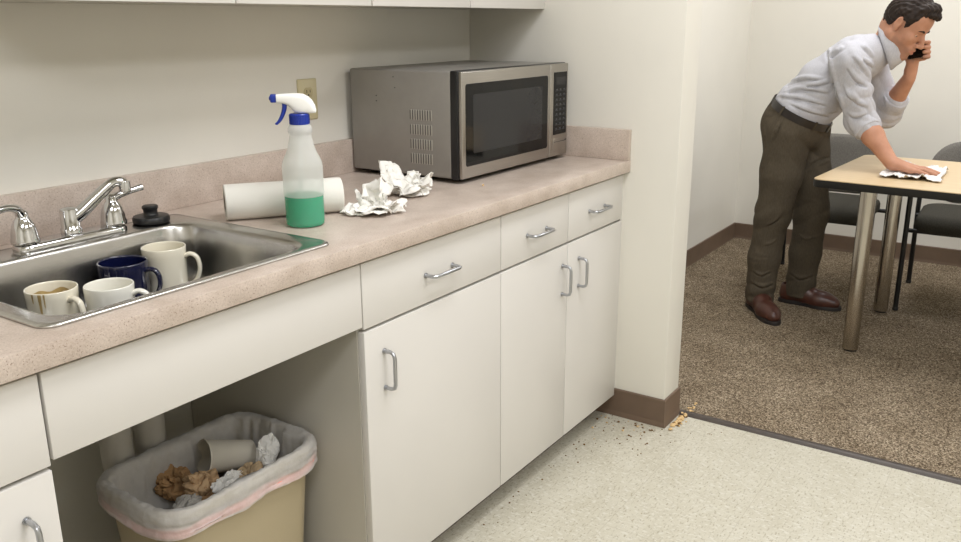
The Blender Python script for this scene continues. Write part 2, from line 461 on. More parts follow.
# ================================================================== ROOM
H = .91; CT = .038; FACE = -.615           # worktop height, its thickness, plane of the cabinet fronts
WT = .132                                  # thickness of the end wall
YE = -.796                                 # where the end wall stops
XC, YC = 2.805, -.129                      # inner corner of the meeting room
CZ = 2.62
struct('floor', MB().box((-4.6, -4.4, -.06), (WT, .0, 0)), M['vct'])
struct('floor_carpet', MB().box((WT, -4.4, -.06), (XC, YC, .004)), M['carpet'])
struct('ceiling', MB().box((-4.6, -4.4, CZ), (XC, .0, CZ + .06)), M['ceiling'])
struct('wall_back', MB().box((-4.6, 0, -.06), (WT, .12, CZ)), M['wall'])
struct('wall_end', MB().box((0, YE, 0), (WT, 0, CZ), .004, 2), M['wall'])
struct('wall_meeting_left', MB().box((WT, YC, -.06), (XC + .1, YC + .1, CZ)), M['wall'])
struct('wall_meeting_back', MB().box((XC, -4.4, -.06), (XC + .1, YC, CZ)), M['wall'])
struct('wall_front', MB().box((-4.6, -4.5, -.06), (XC, -4.4, CZ)), M['wall'])
struct('wall_left', MB().box((-4.7, -4.5, -.06), (-4.6, .12, CZ)), M['wall'])

def base_strip(name, path, h=.1, t=.006):
    """vinyl base with a small cove toe, along a path in plan (room on the right-hand side)"""
    prof = [(0, 0), (.012, 0), (.012, .004), (t + .001, .014), (t, .02), (t, h - .003), (t - .003, h), (0, h)]
    P = [Vector((x, y, 0)) for x, y in path]; rings = []
    for i, p in enumerate(P):
        a = (p - P[i - 1]).normalized() if i else (P[1] - p).normalized()
        b = (P[i + 1] - p).normalized() if i < len(P) - 1 else a
        na = Vector((a.y, -a.x, 0)); nb = Vector((b.y, -b.x, 0)); nn = (na + nb).normalized(); nn /= max(.3, nn.dot(na))
        rings.append([p + nn * u + Vector((0, 0, z)) for u, z in prof])
    mb = MB().rings(rings, True, True, True)
    return struct(name, mb, M['baseboard'])
base_strip('baseboard_end', [(WT, YC - .02), (WT, YE), (0, YE), (0, -.54)][::-1])
base_strip('baseboard_meeting_left', [(WT + .02, YC), (XC, YC), (XC, -4.38)])
base_strip('baseboard_back', [(-1.995, 0), (-1.325, 0)])
struct('trim_1', MB().rings([[(WT - .012, y, .0), (WT - .004, y, .007), (WT + .012, y, .009), (WT + .022, y, .006), (WT + .026, y, .003), (WT + .026, y, -.002), (WT - .012, y, -.002)] for y in (YE, -4.4)], True, True, True), M['threshold'])

# ================================================================== BASE CABINETS
def pull_bar(name, c, length, vertical, parent, off):
    """wire pull: two posts and a bar, standing off the front"""
    d = Vector((0, 0, 1)) if vertical else Vector((1, 0, 0)); c = Vector(c); o = Vector((0, -.03, 0)); L = length / 2
    b = .012
    pts = [c - d * L, c - d * L + o * .62, c - d * (L - b * .3) + o * .9, c - d * (L - b) + o, c + d * (L - b) + o, c + d * (L - b * .3) + o * .9, c + d * L + o * .62, c + d * L]
    mb = MB().tube(pts, .0045, 12)
    for s in (-1, 1): mb.tube([c + d * L * s + o * .02, c + d * L * s + o * .1], .0065, 12)
    return mb.build(name, M['handle'], parent, off)

def front(name, x0, x1, z0, z1, parent, off):
    return MB().box((x0, FACE, z0), (x1, FACE + .019, z1), .0015, 2).build(name, M['cabinet'], parent, off)

def carcass(x0, x1, parent, off, name='cabinet_body'):
    mb = MB(); y0, y1, z0, z1, t = FACE + .0195, -.004, .088, H - CT - .002, .018
    mb.box((x0, y0, z0), (x0 + t, y1, z1)); mb.box((x1 - t, y0, z0), (x1, y1, z1))
    mb.box((x0 + t, y0, z0), (x1 - t, y1, z0 + t)); mb.box((x0 + t, y1 - .006, z0 + t), (x1 - t, y1, z1))
    mb.box((x0 + t, y0, z1 - t), (x1 - t, y0 + .08, z1)); mb.box((x0 + t, y0, .705), (x1 - t, y0 + .08, .705 + t))
    b = mb.build(name, M['cabinet_side'], parent, off)
    MB().box((x0, -.545, 0), (x1, -.53, .088)).build('toe_kick', M['kick'], parent, off)
    return b

ZD0, ZD1, ZR0, ZR1 = .078, .708, .715, .862
def cabinet(label, cells, x0, x1, hinges):
    off = ((x0 + x1) / 2, -.31, 0)
    t = thing('base_cabinet', label, 'cabinet', off)
    carcass(x0, x1, t, off)
    for (a, b), hx, hl in zip(cells, hinges, (.106,) * 9):
        d = front('drawer', a, b, ZR0, ZR1, t, off)
        pull_bar('handle', ((a + b) / 2, FACE, .783), hl, False, d, (0, 0, 0)).matrix_parent_inverse = Matrix.Translation((0, 0, 0))
        r = front('door', a, b, ZD0, ZD1, t, off)
        pull_bar('handle', (hx, FACE, .604), .088, True, r, (0, 0, 0))
        for p in (d, r):
            for ch in [o for o in bpy.data.objects if o.parent == p]:
                ch.data.transform(Matrix.Translation(-Vector(off)))
    return t
cabinet('white cabinet with one drawer and one door, beside the open waste bin bay', [(-1.303, -.7595)], -1.305, -.758, [-1.240])
cabinet('white two-door cabinet with two drawers, beside the end wall under the microwave', [(-.7565, -.387), (-.384, -.012)], -.757, -.0115, [-.418, -.314])
cabinet('white cabinet cut by the photo edge, on the left side of the bin bay', [(-2.55, -2.0035)], -2.552, -2.0015, [-2.052])
o = MB().box((-.0112, FACE + .004, .088), (-.0005, FACE + .019, ZR1)).build('filler_strip', M['cabinet'])
tag(o, 'narrow white filler strip between the last cabinet and the end wall', 'filler strip')
# the sink bay: a false front with cleats behind it
ap = thing('sink_apron', 'wide plain white front panel below the sink, over the open bay', 'panel', (-1.655, FACE, .72))
MB().box((-1.9985, FACE, .722), (-1.3065, FACE + .019, ZR1), .0015, 2).build('front_panel', M['cabinet'], ap, (-1.655, FACE, .72))
for a_, b_ in ((-1.9995, -1.985), (-1.323, -1.3055)): MB().box((a_, FACE + .0195, .735), (b_, FACE + .06, .86)).build('cleat', M['cabinet_side'], ap, (-1.655, FACE, .72))

# ================================================================== WORKTOP
SK = (-1.968, -1.345, -.585, -.068)        # sink outer rim
def worktop():
    x0, x1, y0, y1 = -3.0, -.0005, -.635, -.0005
    off = (-1.3, -.32, H - CT)
    t = thing('worktop', 'long taupe speckled laminate worktop with upstand along the wall', 'worktop', off)
    hx0, hx1, hy0, hy1 = SK[0] + .02, SK[1] - .02, SK[2] + .015, SK[3] - .02
    bm = bmesh.new(); X = (x0, hx0, hx1, x1); Y = (y0, hy0, hy1, y1)
    for z in (H, H - CT):
        g = [[bm.verts.new((x, y, z)) for y in Y] for x in X]
        for i in range(3):
            for j in range(3):
                if i == 1 and j == 1: continue
                bm.faces.new((g[i][j], g[i + 1][j], g[i + 1][j + 1], g[i][j + 1]))
        if z == H: top = g
    bot = g
    ring = [(i, 0) for i in range(4)] + [(3, j) for j in range(1, 4)] + [(i, 3) for i in (2, 1, 0)] + [(0, j) for j in (2, 1)]
    for loop in (ring, [(1, 1), (2, 1), (2, 2), (1, 2)]):
        for k in range(len(loop)):
            (a, b), (c, d) = loop[k], loop[(k + 1) % len(loop)]
            bm.faces.new((top[a][b], top[c][d], bot[c][d], bot[a][b]))
    bmesh.ops.recalc_face_normals(bm, faces=bm.faces)
    es = [e for e in bm.edges if all(abs(v.co.y - y0) < 1e-5 for v in e.verts) and abs(e.verts[0].co.z - e.verts[1].co.z) < 1e-5]
    bmesh.ops.bevel(bm, geom=es, offset=.0015, segments=2, profile=.5, affect='EDGES')
    mb = MB(); mb.bm.free(); mb.bm = bm
    mb.build('slab', M['laminate'], t, off)
    MB().box((x0, -.0195, H + .0002), (-.0205, -.0005, H + .1), .0015, 2).build('backsplash', M['laminate'], t, off)
    MB().box((-.0200, -.634, H + .0002), (-.0005, -.0005, H + .1), .0015, 2).build('side_splash', M['laminate'], t, off)
worktop()

# ================================================================== SINK
def sink():
    off = (-1.656, -.33, H)
    t = thing('kitchen_sink', 'stainless steel drop-in sink holding four dirty mugs', 'sink', off)
    a, b, c, d = SK; z = H
    bw = (-1.925, -1.388, -.553, -.158)
    zb = .775
    R = [(a, b, c, d, .03, z + .0005), (a + .001, b - .001, c + .001, d - .001, .03, z + .004), (a + .005, b - .005, c + .005, d - .005, .028, z + .006),
         (a + .012, b - .012, c + .012, d - .012, .026, z + .0045),
         (bw[0] - .010, bw[1] + .010, bw[2] - .010, bw[3] + .010, .06, z + .0035), (bw[0] - .003, bw[1] + .003, bw[2] - .003, bw[3] + .003, .06, z + .001),
         (bw[0], bw[1], bw[2], bw[3], .06, z - .006), (bw[0] + .004, bw[1] - .004, bw[2] + .004, bw[3] - .004, .058, z - .05),
         (bw[0] + .008, bw[1] - .008, bw[2] + .008, bw[3] - .008, .058, zb + .04)]
    for k in range(1, 7):
        q = k / 6 * PI / 2; s = .008 + .036 * (1 - math.cos(q))
        R.append((bw[0] + s, bw[1] - s, bw[2] + s, bw[3] - s, .06, zb + .04 - .036 * math.sin(q)))
    R += [(-1.70, -1.50, -.36, -.21, .06, zb + .001), (-1.637, -1.557, -.302, -.222, .0398, zb - .002)]
    mb = MB().rings([rrect(*r) for r in R], True, False, True)
    o = mb.build('bowl', M['steel'], t, off, 50)
    s = o.modifiers.new('thickness', 'SOLIDIFY'); s.thickness = .0012; s.offset = -1
    MB().lathe([(.0, .0005), (.012, .001), (.013, .006), (.026, .006), (.03, .002), (.036, .0025), (.0395, .0018), (.0395, -.001)], (-1.597, -.262, zb - .0015), 32, False, False).build('drain', M['chrome'], t, off)
sink()

def faucet():
    off = (-1.628, -.112, H + .004)
    t = thing('faucet', 'chrome two-handle faucet with raised spout at the back of the sink', 'faucet', off)
    x, y, z = off
    R = []
    for s, zz in ((0, 0), (0, .008), (.002, .012), (.005, .0145), (.011, .0155)):
        R.append(rrect(x - .122 + s, x + .122 - s, y - .028 + s, y + .028 - s, .026 - s, z + zz))
    MB().rings(R, True, True, True).build('base_plate', M['chrome'], t, off, 50)
    zt = z + .0155
    MB().lathe([(.021, 0), (.021, .01), (.0185, .013), (.0185, .046), (.017, .051), (.010, .054), (0, .0545)], (x, y, zt), 32, True, False).build('spout_post', M['chrome'], t, off, 50)
    p = bez([(x, y, zt + .026), (x + .022, y - .010, zt + .042), (x + .062, y - .026, zt + .078), (x + .082, y - .034, zt + .0945), (x + .096, y - .040, zt + .0970), (x + .105, y - .0435, zt + .092)], 8)
    n = len(p); sp = MB().tube(p, [.0155 - .005 * min(1, i / n * 1.6) for i in range(n)], 18).build('spout', M['chrome'], t, off, 60)
    MB().lathe([(.0, 0), (.010, 0), (.0125, .002), (.0125, .020), (.0115, .023), (0, .023)], (x + .105, y - .0435, zt + .074), 24, False, False).build('aerator', M['chrome'], sp, off)
    for s in (-1, 1):
        cx = x + s * .098
        h = MB().lathe([(.027, 0), (.0275, .006), (.026, .010), (.0245, .022), (.021, .036), (.0155, .047), (.012, .052), (.012, .060), (.0085, .065), (0, .067)], (cx, y, zt), 32, True, False)
        if s > 0: q = bez([(cx, y, zt + .052), (cx + .014, y - .004, zt + .061), (cx + .038, y - .010, zt + .067), (cx + .068, y - .015, zt + .072)], 8)
        else: q = bez([(cx, y, zt + .052), (cx - .012, y - .010, zt + .070), (cx - .036, y - .02, zt + .078), (cx - .066, y - .03, zt + .078)], 8)
        m = len(q); h.tube(q, [.0095 - .004 * (i / m) + .0018 * max(0, (i / m - .7) / .3) for i in range(m)], 14)
        h.build('tap_handle', M['chrome'], t, off, 60)
faucet()

t = tag(MB().lathe([(.0, 0), (.036, 0), (.040, .002), (.0405, .010), (.038, .0145), (.033, .016), (.022, .0165), (.0165, .018), (.015, .021), (.0155, .029), (.0175, .032), (.0175, .036), (.015, .0385), (0, .039)], (0, 0, 0), 40, False, False).build('sink_stopper', M['rubber']),
        'round black rubber stopper with a knob on the sink deck', 'stopper')
t.location = (-1.437, -.112, H + .0062)

# ================================================================== MUGS
def mug(label, loc, rz, m, r, h, taper=.94, stain=0, hm=None):
    t = thing('mug', label, 'mug', loc, rz, 'dirty mugs in the sink')
    rb = r * taper; w = .0035
    prof = [(0, .004), (rb * .78, .004), (rb * .8, 0), (rb * .86, 0), (rb * .97, .004), (rb, .012)]
    prof += [(rb + (r - rb) * k / 6, .012 + (h - .014) * k / 6) for k in range(1, 7)]
    prof += [(r - .0006, h - .0004), (r - w * .5, h), (r - w + .0006, h - .0006)]
    prof += [(r - w - (r - rb) * k / 6, h - .003 - (h - .013) * k / 6) for k in range(0, 7)]
    prof += [(rb * .8, .0075), (0, .0065)]
    MB().lathe(prof, (0, 0, 0), 48, False, False).build('cup_body', m, t, smooth=60)
    a = r - .003
    q = bez([(a, 0, h * .80), (a + .014, 0, h * .84), (a + .027, 0, h * .76), (a + .031, 0, h * .55), (a + .024, 0, h * .34), (a + .010, 0, h * .22), (a - .002 - (r - rb) * .6, 0, h * .19)], 7)
    MB().tube(q, [.0062 + .0012 * abs(2 * i / (len(q) - 1) - 1) ** 3 for i in range(len(q))], 14, flat=.75).build('handle', m, t, smooth=180)
    if stain:
        ri = lambda z: r - w - .0005 - (r - rb) * (h - z) / h
        mb = MB(); n = 64; rings = []
        for k in range(6):
            ring = []
            for i in range(n):
                th = 2 * PI * i / n; top = h - .017 - .009 * mnoise.noise(Vector((math.cos(th) * 1.5, math.sin(th) * 1.5, stain)))
                zz = .02 + (top - .02) * k / 5; ring.append((ri(zz) * math.cos(th), ri(zz) * math.sin(th), zz))
            rings.append(ring)
        mb.rings(rings, True, False, False)
        mb.lathe([(0, .028), (ri(.028) - .0002, .028)], n=48, cap0=False, cap1=False)
        mb.build('coffee_residue', M['coffee'], t, smooth=60)
        # a dried run down the outside
        for dth, ln, wd in ((-1.15, .045, .07), (-1.45, .018, .05), (-.98, .026, .035)):
            ro = lambda z: r + .0005 - (r - rb) * (h - z) / h
            R2 = []
            for k in range(9):
                f = k / 8; zz = h - .001 - ln * f; ww = wd * (1 - .55 * f) * (1 + .3 * mnoise.noise(Vector((f * 4, dth, 0)))) * (1 if k < 8 else .3)
                R2.append([(ro(zz) * math.cos(dth + ww * s), ro(zz) * math.sin(dth + ww * s), zz) for s in (-1, -.5, 0, .5, 1)])
            MB().rings(R2, False).build('coffee_run', M['coffee'], t, smooth=60)
    return t
zs = .7800
mug('cream mug with brown coffee stains inside and running down its side', (-1.775, -.269, zs), math.radians(-80), M['mugcream'], .0465, .096, .9, 3.)
mug('small plain white mug in front of the navy mug', (-1.700, -.335, zs), math.radians(-52), M['mugwhite'], .045, .094, .93)
mug('navy blue mug among the white ones in the sink', (-1.594, -.224, zs), math.radians(-62), M['mugblue'], .049, .098, .96)
mug('tall cream-white mug nearest the far end of the sink', (-1.494, -.225, zs), math.radians(-56), M['mugcream'], .046, .108, .94)

# ================================================================== THINGS ON THE WORKTOP
def paper_roll():
    c0, c1 = Vector((-1.316, -.219, H + .0415)), Vector((-1.099, -.378, H + .0415))
    c = (c0 + c1) / 2; d = (c1 - c0).normalized(); L = (c1 - c0).length / 2
    t = thing('paper_towel_roll', 'white paper towel roll lying on the worktop behind the spray bottle', 'paper towel roll', (c.x, c.y, H), math.atan2(d.y, d.x))
    ax = Vector((1, 0, 0)).to_track_quat('Z', 'Y')
    prof = [(.020, -L), (.0395, -L), (.041, -L + .002)] + [(.041 + .0004 * math.sin(k), -L + .002 + (2 * L - .004) * k / 8) for k in range(1, 8)] + [(.041, L - .002), (.0395, L), (.020, L)]
    mb = MB().lathe(prof, (0, 0, .0413), 56, False, False, ax)
    mb.rings([[(-L + .004, .0412 * math.cos(a), .0413 + .0412 * math.sin(a)) for a in np.linspace(.4, 1.5, 12)] + [(-L + .004, .0418, .06)], [(L - .004, .0412 * math.cos(a), .0413 + .0412 * math.sin(a)) for a in np.linspace(.4, 1.5, 12)] + [(L - .004, .0418, .06)]], False)
    mb.build('paper_winding', M['towel'], t)
    MB().lathe([(.0195, -L + .001), (.0195, L - .001), (.0183, L - .001), (.0183, -L + .001), (.0195, -L + .001)], (0, 0, .0413), 40, False, False, ax).build('card_core', M['card'], t)
paper_roll()

def spray_bottle():
    loc = (-1.250, -.408, H)
    t = thing('spray_bottle', 'spray bottle half full of green cleaner with a white and blue trigger', 'spray bottle', loc, math.radians(132))
    R = .0435
    prof = [(0, .004), (R * .7, .003), (R * .88, 0), (R * .97, .003), (R, .010), (R, .066), (R * 1.02, .074), (R * 1.02, .132), (R * .985, .142), (R * .90, .151), (R * .76, .163), (R * .66, .176), (R * .58, .192),
            (R * .545, .200), (R * .545, .204), (R * .60, .208), (R * .60, .216), (R * .53, .222), (.0195, .226), (.0195, .229)]
    MB().lathe(prof, (0, 0, 0), 56, False, False).build('bottle_body', M['bottle'], t, smooth=60)
    lq = [(0, .0055), (R * .7, .0045), (R * .87, .0018), (R * .95, .004), (R - .0012, .011), (R - .0012, .066), (R - .0012, .0685), (0, .0685)]
    MB().lathe(lq, (0, 0, 0), 56, False, False).build('green_cleaner', M['liquid'], t, smooth=50)
    MB().tube([(0, 0, .235), (.004, 0, .12), (.010, 0, .012)], .003, 10).build('dip_tube', M['bottle'], t)
    col = [(.0205, .224), (.0215, .225), (.0215, .2455), (.0200, .2475), (0, .2475)]
    mb = MB().lathe([(0, .224)] + col, (0, 0, 0), 40, False, False)
    for k in range(30):
        a = 2 * PI * k / 30; mb.box((-.0006, -.0008, .226), (.0006, .0008, .2445)); vs = mb.bm.verts[-8:] if False else None
        mb.bm.verts.ensure_lookup_table(); v8 = mb.bm.verts[-8:]
        bmesh.ops.translate(mb.bm, vec=(.0215, 0, 0), verts=v8); bmesh.ops.rotate(mb.bm, cent=(0, 0, 0), matrix=Matrix.Rotation(a, 3, 'Z'), verts=v8)
    mb.build('collar', M['sprayblue'], t)
    # shroud, seen from the side: x forward, z up
    up = [(-.032, .252), (-.030, .262), (-.024, .272), (-.016, .279), (-.006, .2835), (.010, .285), (.028, .2845), (.050, .2835)]
    lo = [(-.030, .2485), (-.012, .2475), (.004, .2475), (.014, .2500), (.020, .2560), (.026, .2625), (.038, .2665), (.050, .2675)]
    sx_, sz_ = 1.02, 1.16; zz_ = lambda z: .2475 + (z - .2475) * sz_
    up = [(x * sx_ - .005, zz_(z)) for x, z in up]; lo = [(x * sx_ - .005, zz_(z)) for x, z in lo]
    rings = []
    for (ux, uz), (lx, lz) in zip(up, lo):
        c = Vector(((ux + lx) / 2, 0, (uz + lz) / 2)); a = Vector((ux - lx, 0, uz - lz)) / 2
        w = .0135 if ux < .02 else .0135 - .0035 * (ux - .02) / .03
        rings.append([c + a * (math.copysign(abs(math.sin(q)) ** .6, math.sin(q))) + Vector((0, 1, 0)) * w * math.copysign(abs(math.cos(q)) ** .6, math.cos(q)) for q in np.linspace(0, 2 * PI, 24, endpoint=False)])
    MB().rings(rings, True, True, True).build('trigger_housing', M['spraywhite'], t, smooth=50)
    MB().box((.0495 * sx_ - .005, -.0088, zz_(.2685)), (.0625 * sx_ - .005, .0088, zz_(.2835)), .002, 2).lathe([(.0045, 0), (.0045, .002), (.0015, .003), (0, .0025)], (.0625 * sx_ - .005, 0, zz_(.276)), 16, True, False, Vector((1, 0, 0)).to_track_quat('Z', 'Y')).build('nozzle', M['sprayblue'], t)
    q = bez([(x * sx_ - .005, 0, zz_(z)) for x, z in ((.034, .2675), (.035, .257), (.039, .246), (.046, .235), (.054, .228))], 6)
    rings = []
    for i, p in enumerate(q):
        f = i / (len(q) - 1); w = .0075 - .001 * f; th = .0055 - .0025 * f
        rings.append([p + Vector((math.cos(a) * th, math.sin(a) * w, math.cos(a) * th * .4)) for a in np.linspace(0, 2 * PI, 14, endpoint=False)])
    MB().rings(rings, True, True, True).build('trigger', M['sprayblue'], t, smooth=60)
spray_bottle()

def crumple(name, loc, size, petals, seed, m, ridge=.3, base=.55, zmin=0., sub=5, sharp=22, freq=1.9):
    """a crumpled paper lump: flat facets meeting in sharp creases, lobes pulled out along given directions, a few deep folds"""
    bm = bmesh.new(); bmesh.ops.create_icosphere(bm, subdivisions=sub, radius=1)
    P = [(Vector(d).normalized(), a, k) for d, a, k in petals]
    rnd = random.Random(int(seed * 100))
    N = []
    for i in range(46):
        v = Vector((rnd.gauss(0, 1), rnd.gauss(0, 1), rnd.gauss(0, 1))).normalized(); N.append((v, rnd.uniform(.78, 1.02)))
    for v in bm.verts:
        d = v.co.normalized(); r = base
        for p, a, k in P: r += a * math.exp(k * (d.dot(p) - 1))
        r *= min(hh / max(.15, d.dot(n)) for n, hh in N)
        q = d * freq + Vector((seed, seed * .7, -seed))
        r *= 1 - ridge * max(0, 1 - abs(mnoise.noise(q * .9)) * 7) - ridge * .4 * max(0, 1 - abs(mnoise.noise(q * 2.1 + Vector((4, 1, 0)))) * 6) + .10 * mnoise.noise(q * .8)
        w = Vector((mnoise.noise(q * .8), mnoise.noise(q * .8 + Vector((9, 0, 0))), mnoise.noise(q * .8 + Vector((0, 9, 0)))))
        v.co = d * r + w * .14
    z0 = sorted(v.co.z for v in bm.verts)[int(len(bm.verts) * .06)]
    for v in bm.verts:
        z = v.co.z - z0; z = z if z > .04 else .04 * math.exp((z - .04) * 4)
        v.co = Vector((v.co.x * size[0], v.co.y * size[1], z * size[2] + zmin))
    me = bpy.data.meshes.new(name); bm.to_mesh(me); bm.free()
    o = link(name, me, m, None, sharp); o.location = loc
    return o
def sheet_crumple(name, loc, rz, m, fns, size=.1, t=.0012, sc=1.25):
    """a crushed tissue: several bent, pleated flaps of one thin sheet meeting in a knotted middle"""
    bm = bmesh.new()
    for az, lift, length, width, curl, seed in fns:
        length *= sc; width *= sc * 1.12
        NU, NV = 22, 18; g = []
        for i in range(NU + 1):
            u = i / NU; row = []
            for j in range(NV + 1):
                v = j / NV * 2 - 1
                w = width * (.28 + .9 * u ** .8 * (1.12 - .35 * u))
                L = length * (1 + .16 * mnoise.noise(Vector((v * 2.2, seed, 0)))) * (1 - .22 * abs(v) ** 2.2)
                rr = L * u; pl = math.cos(v * PI * (1.6 + .5 * math.sin(seed)) + seed) * .10 * width * (.5 + u)
                c = curl * u
                x = L * math.sin(lift + c) * (u - .12); z = L * math.cos(lift + c) * u + pl * math.sin(lift + c)
                x -= pl * math.cos(lift + c) * .8
                y = w * v
                n = mnoise.noise(Vector((u * 3.1 + seed, v * 2.3, seed * 1.7))); n2 = mnoise.noise(Vector((u * 6 + seed, v * 5, seed)))
                x += size * (.08 * n + .022 * n2); z += size * (.09 * mnoise.noise(Vector((u * 2.4, v * 2.4 + 5, seed))) + .022 * n2)
                y += size * .07 * mnoise.noise(Vector((v * 3 + 7, u * 3, seed)))
                ca, sa = math.cos(az), math.sin(az)
                row.append(bm.verts.new((ca * x - sa * y, sa * x + ca * y, z)))
            g.append(row)
        for i in range(NU):
            for j in range(NV): bm.faces.new((g[i][j], g[i + 1][j], g[i + 1][j + 1], g[i][j + 1]))
    nv = lambda q: Vector((mnoise.noise(q), mnoise.noise(q + Vector((7.3, 0, 1))), mnoise.noise(q + Vector((0, 5.1, 3)))))
    rv = lambda q: Vector((.5 - abs(mnoise.noise(q)) * 2, .5 - abs(mnoise.noise(q + Vector((7.3, 0, 1)))) * 2, .5 - abs(mnoise.noise(q + Vector((0, 5.1, 3)))) * 2))
    for v in bm.verts:
        q = v.co * 24 + Vector((seed, seed, 0))
        v.co += nv(q * .9) * .012 + rv(q * 1.7) * .008 + rv(q * 3.4) * .0025
    for v in bm.verts:
        if v.co.z < .004: v.co.z = .0015 + .0025 * math.exp((v.co.z - .004) * 60)
    me = bpy.data.meshes.new(name); bm.to_mesh(me); bm.free()
    o = link(name, me, m, None, 30); o.location = loc; o.rotation_euler = (0, 0, rz)
    s = o.modifiers.new('thickness', 'SOLIDIFY'); s.thickness = t; s.offset = 0
    return o
vr = math.atan2(-.8314, .5557)             # plan direction that runs to the right in the photograph
tA = sheet_crumple('crumpled_tissue', (-1.064, -.454, H), vr, M['tissue'],
    [(PI, 1.35, .070, .032, .1, 1.3), (.1, 1.25, .072, .030, .15, 2.1), (-1.9, 1.1, .05, .038, .3, 3.7), (-.9, 1.0, .055, .038, .35, 4.9), (1.3, .25, .062, .026, .2, 6.2), (2.2, .75, .055, .03, .1, 7.7), (-2.6, .9, .045, .03, .4, 9.1)], .1)
tag(tA, 'crumpled white tissue beside the end of the paper towel roll', 'tissue', 'crumpled tissues')
tB = sheet_crumple('crumpled_tissue', (-.848, -.370, H), vr, M['tissue'],
    [(2.6, .85, .085, .030, -.1, 11.3), (.15, 1.0, .075, .036, .1, 12.6), (-1.7, 1.15, .05, .04, .3, 13.2), (-.7, 1.05, .06, .04, .3, 14.8), (.8, .55, .065, .026, .2, 15.5), (PI, 1.2, .05, .03, .2, 16.4), (-2.5, .8, .045, .03, .4, 17.1)], .1)
tag(tB, 'crumpled white tissue up against the front corner of the microwave', 'tissue', 'crumpled tissues')
cr = crumple('crumb', (-.64, -.48, H), (.006, .005, .005), [((1, 0, 0), .5, 3)], 4., M['crumb'], sub=3)
tag(cr, 'tiny yellow crumb on the worktop in front of the microwave', 'crumb')

# ================================================================== MICROWAVE
def microwave():
    x0, x1, y0, y1, z0, z1 = -.660, -.048, -.424, -.024, H + .013, H + .308
    off = ((x0 + x1) / 2, (y0 + y1) / 2, H)
    t = thing('microwave_oven', 'grey and stainless microwave oven at the end of the worktop', 'microwave', off)
    yc = y0 + .036                                   # where the case ends and the front frame starts
    MB().box((x0, yc, z0), (x1, y1, z1), .006, 3).build('case', M['mwside'], t, off)
    mb = MB()
    for r in range(4):
        for c in range(9):
            y = y0 + .100 + c * .0088; z = z0 + .034 + r * .041
            mb.box((x0 - .0016, y, z), (x0 + .001, y + .0042, z + .030), .0012, 2)
    mb.build('vent_louvres', mat('louvre_highlight', (172, 168, 160), .4, .3), t, off)  # paler than the case: the highlight on the louvres is put into their colour
    mb = MB()
    for r in range(4):
        for c in range(9):
            y = y0 + .1044 + c * .0088; z = z0 + .036 + r * .041
            mb.box((x0 - .0006, y, z), (x0 + .001, y + .0030, z + .026))
    mb.build('vent_slots', mat('vent_slot_dark', (84, 82, 78), .7), t, off)
    for y, z in ((y1 - .10, z1 - .075), (y1 - .165, z1 - .02), (y1 - .10, z1 - .09), (y1 - .17, z1 - .05)): MB().lathe([(0, .0012), (.0014, .001), (.0018, 0)], (x0, y, z), 12, False, True, Vector((-1, 0, 0)).to_track_quat('Z', 'Y')).build('case_screw', M['black'], t, off)
    MB().box((x0 - .001, y0 + .012, z0 - .001), (x1 + .001, yc + .001, z1 + .001), .003, 2).build('front_frame', M['black'], t, off)
    xs = x1 - .118                                   # door | control panel
    dx0 = x0 + .004
    d = MB().box((dx0, y0, z0 + .001), (xs - .001, y0 + .014, z1 - .001), .003, 3).build('door', M['mwsteel'], t, off)
    wx0, wx1, wz0, wz1 = dx0 + .016, xs - .018, z0 + .034, z1 - .034
    MB().rings([rrect(wx0, wx1, wz0, wz1, .008, 0), rrect(wx0 + .0008, wx1 - .0008, wz0 + .0008, wz1 - .0008, .008, .0012)], True, True, True).build('window_glass', M['blackglass'], d, (0, 0, 0))
    g = [o for o in d.children][0]
    g.data.transform(Matrix(((1, 0, 0, -off[0]), (0, 0, -1, y0 + .0002 - off[1]), (0, 1, 0, -off[2]), (0, 0, 0, 1))))
    e = MB().rings([rrect(wx0 + .036, wx1 - .036, wz0 + .034, wz1 - .030, .006, .0013), rrect(wx0 + .0362, wx1 - .0362, wz0 + .0342, wz1 - .0302, .006, .0017)], True, True, True).build('viewing_screen', M['meshglass'], d, (0, 0, 0))
    e.data.transform(Matrix(((1, 0, 0, -off[0]), (0, 0, -1, y0 + .0002 - off[1]), (0, 1, 0, -off[2]), (0, 0, 0, 1))))
    p = MB().box((xs + .001, y0, z0 + .001), (x1 - .002, y0 + .014, z1 - .001), .003, 3).build('control_panel', M['mwsteel'], t, off)
    px0, px1, pz0, pz1 = xs + .020, x1 - .012, z0 + .070, z1 - .027
    MB().box((px0, y0 - .0012, pz0), (px1, y0 + .001, pz1), .0006, 1).build('keypad', M['blackglass'], p, off)
    MB().box((px0 + .012, y0 - .0018, pz1 - .040), (px1 - .012, y0, pz1 - .016), .0003, 1).build('display', M['meshglass'], p, off)
    mb = MB(); w = (px1 - px0 - .014) / 3
    for r in range(9):
        for c in range(3):
            a = px0 + .007 + c * w; z = pz0 + .012 + r * .0155
            mb.box((a + .003, y0 - .0016, z + .003), (a + w - .003, y0 - .001, z + .0042)); mb.box((a + w * .3, y0 - .0016, z + .006), (a + w * .7, y0 - .001, z + .0095))
    mb.build('keys', M['greymark'], p, off)
    MB().box((px0, y0 - .001, z0 + .018), (px1, y0 + .001, z0 + .058), .0008, 2).build('open_button', M['mwsteel'], p, off)
    MB().box((px0 + .004, y0 - .0014, z0 + .0455), (px1 - .004, y0 - .0009, z0 + .0475)).box((px1 - .006, y0 - .0022, z0 + .046), (px1 - .001, y0 - .0009, z0 + .051)).build('panel_line', M['greymark'], p, off)
    for x in (x0 + .05, x1 - .05):
        for y in (y0 + .05, y1 - .04): MB().lathe([(.011, 0), (.013, .003), (.013, z0 - H + .001)], (x, y, H + .0002), 20, True, True).build('foot', M['black'], t, off)
microwave()

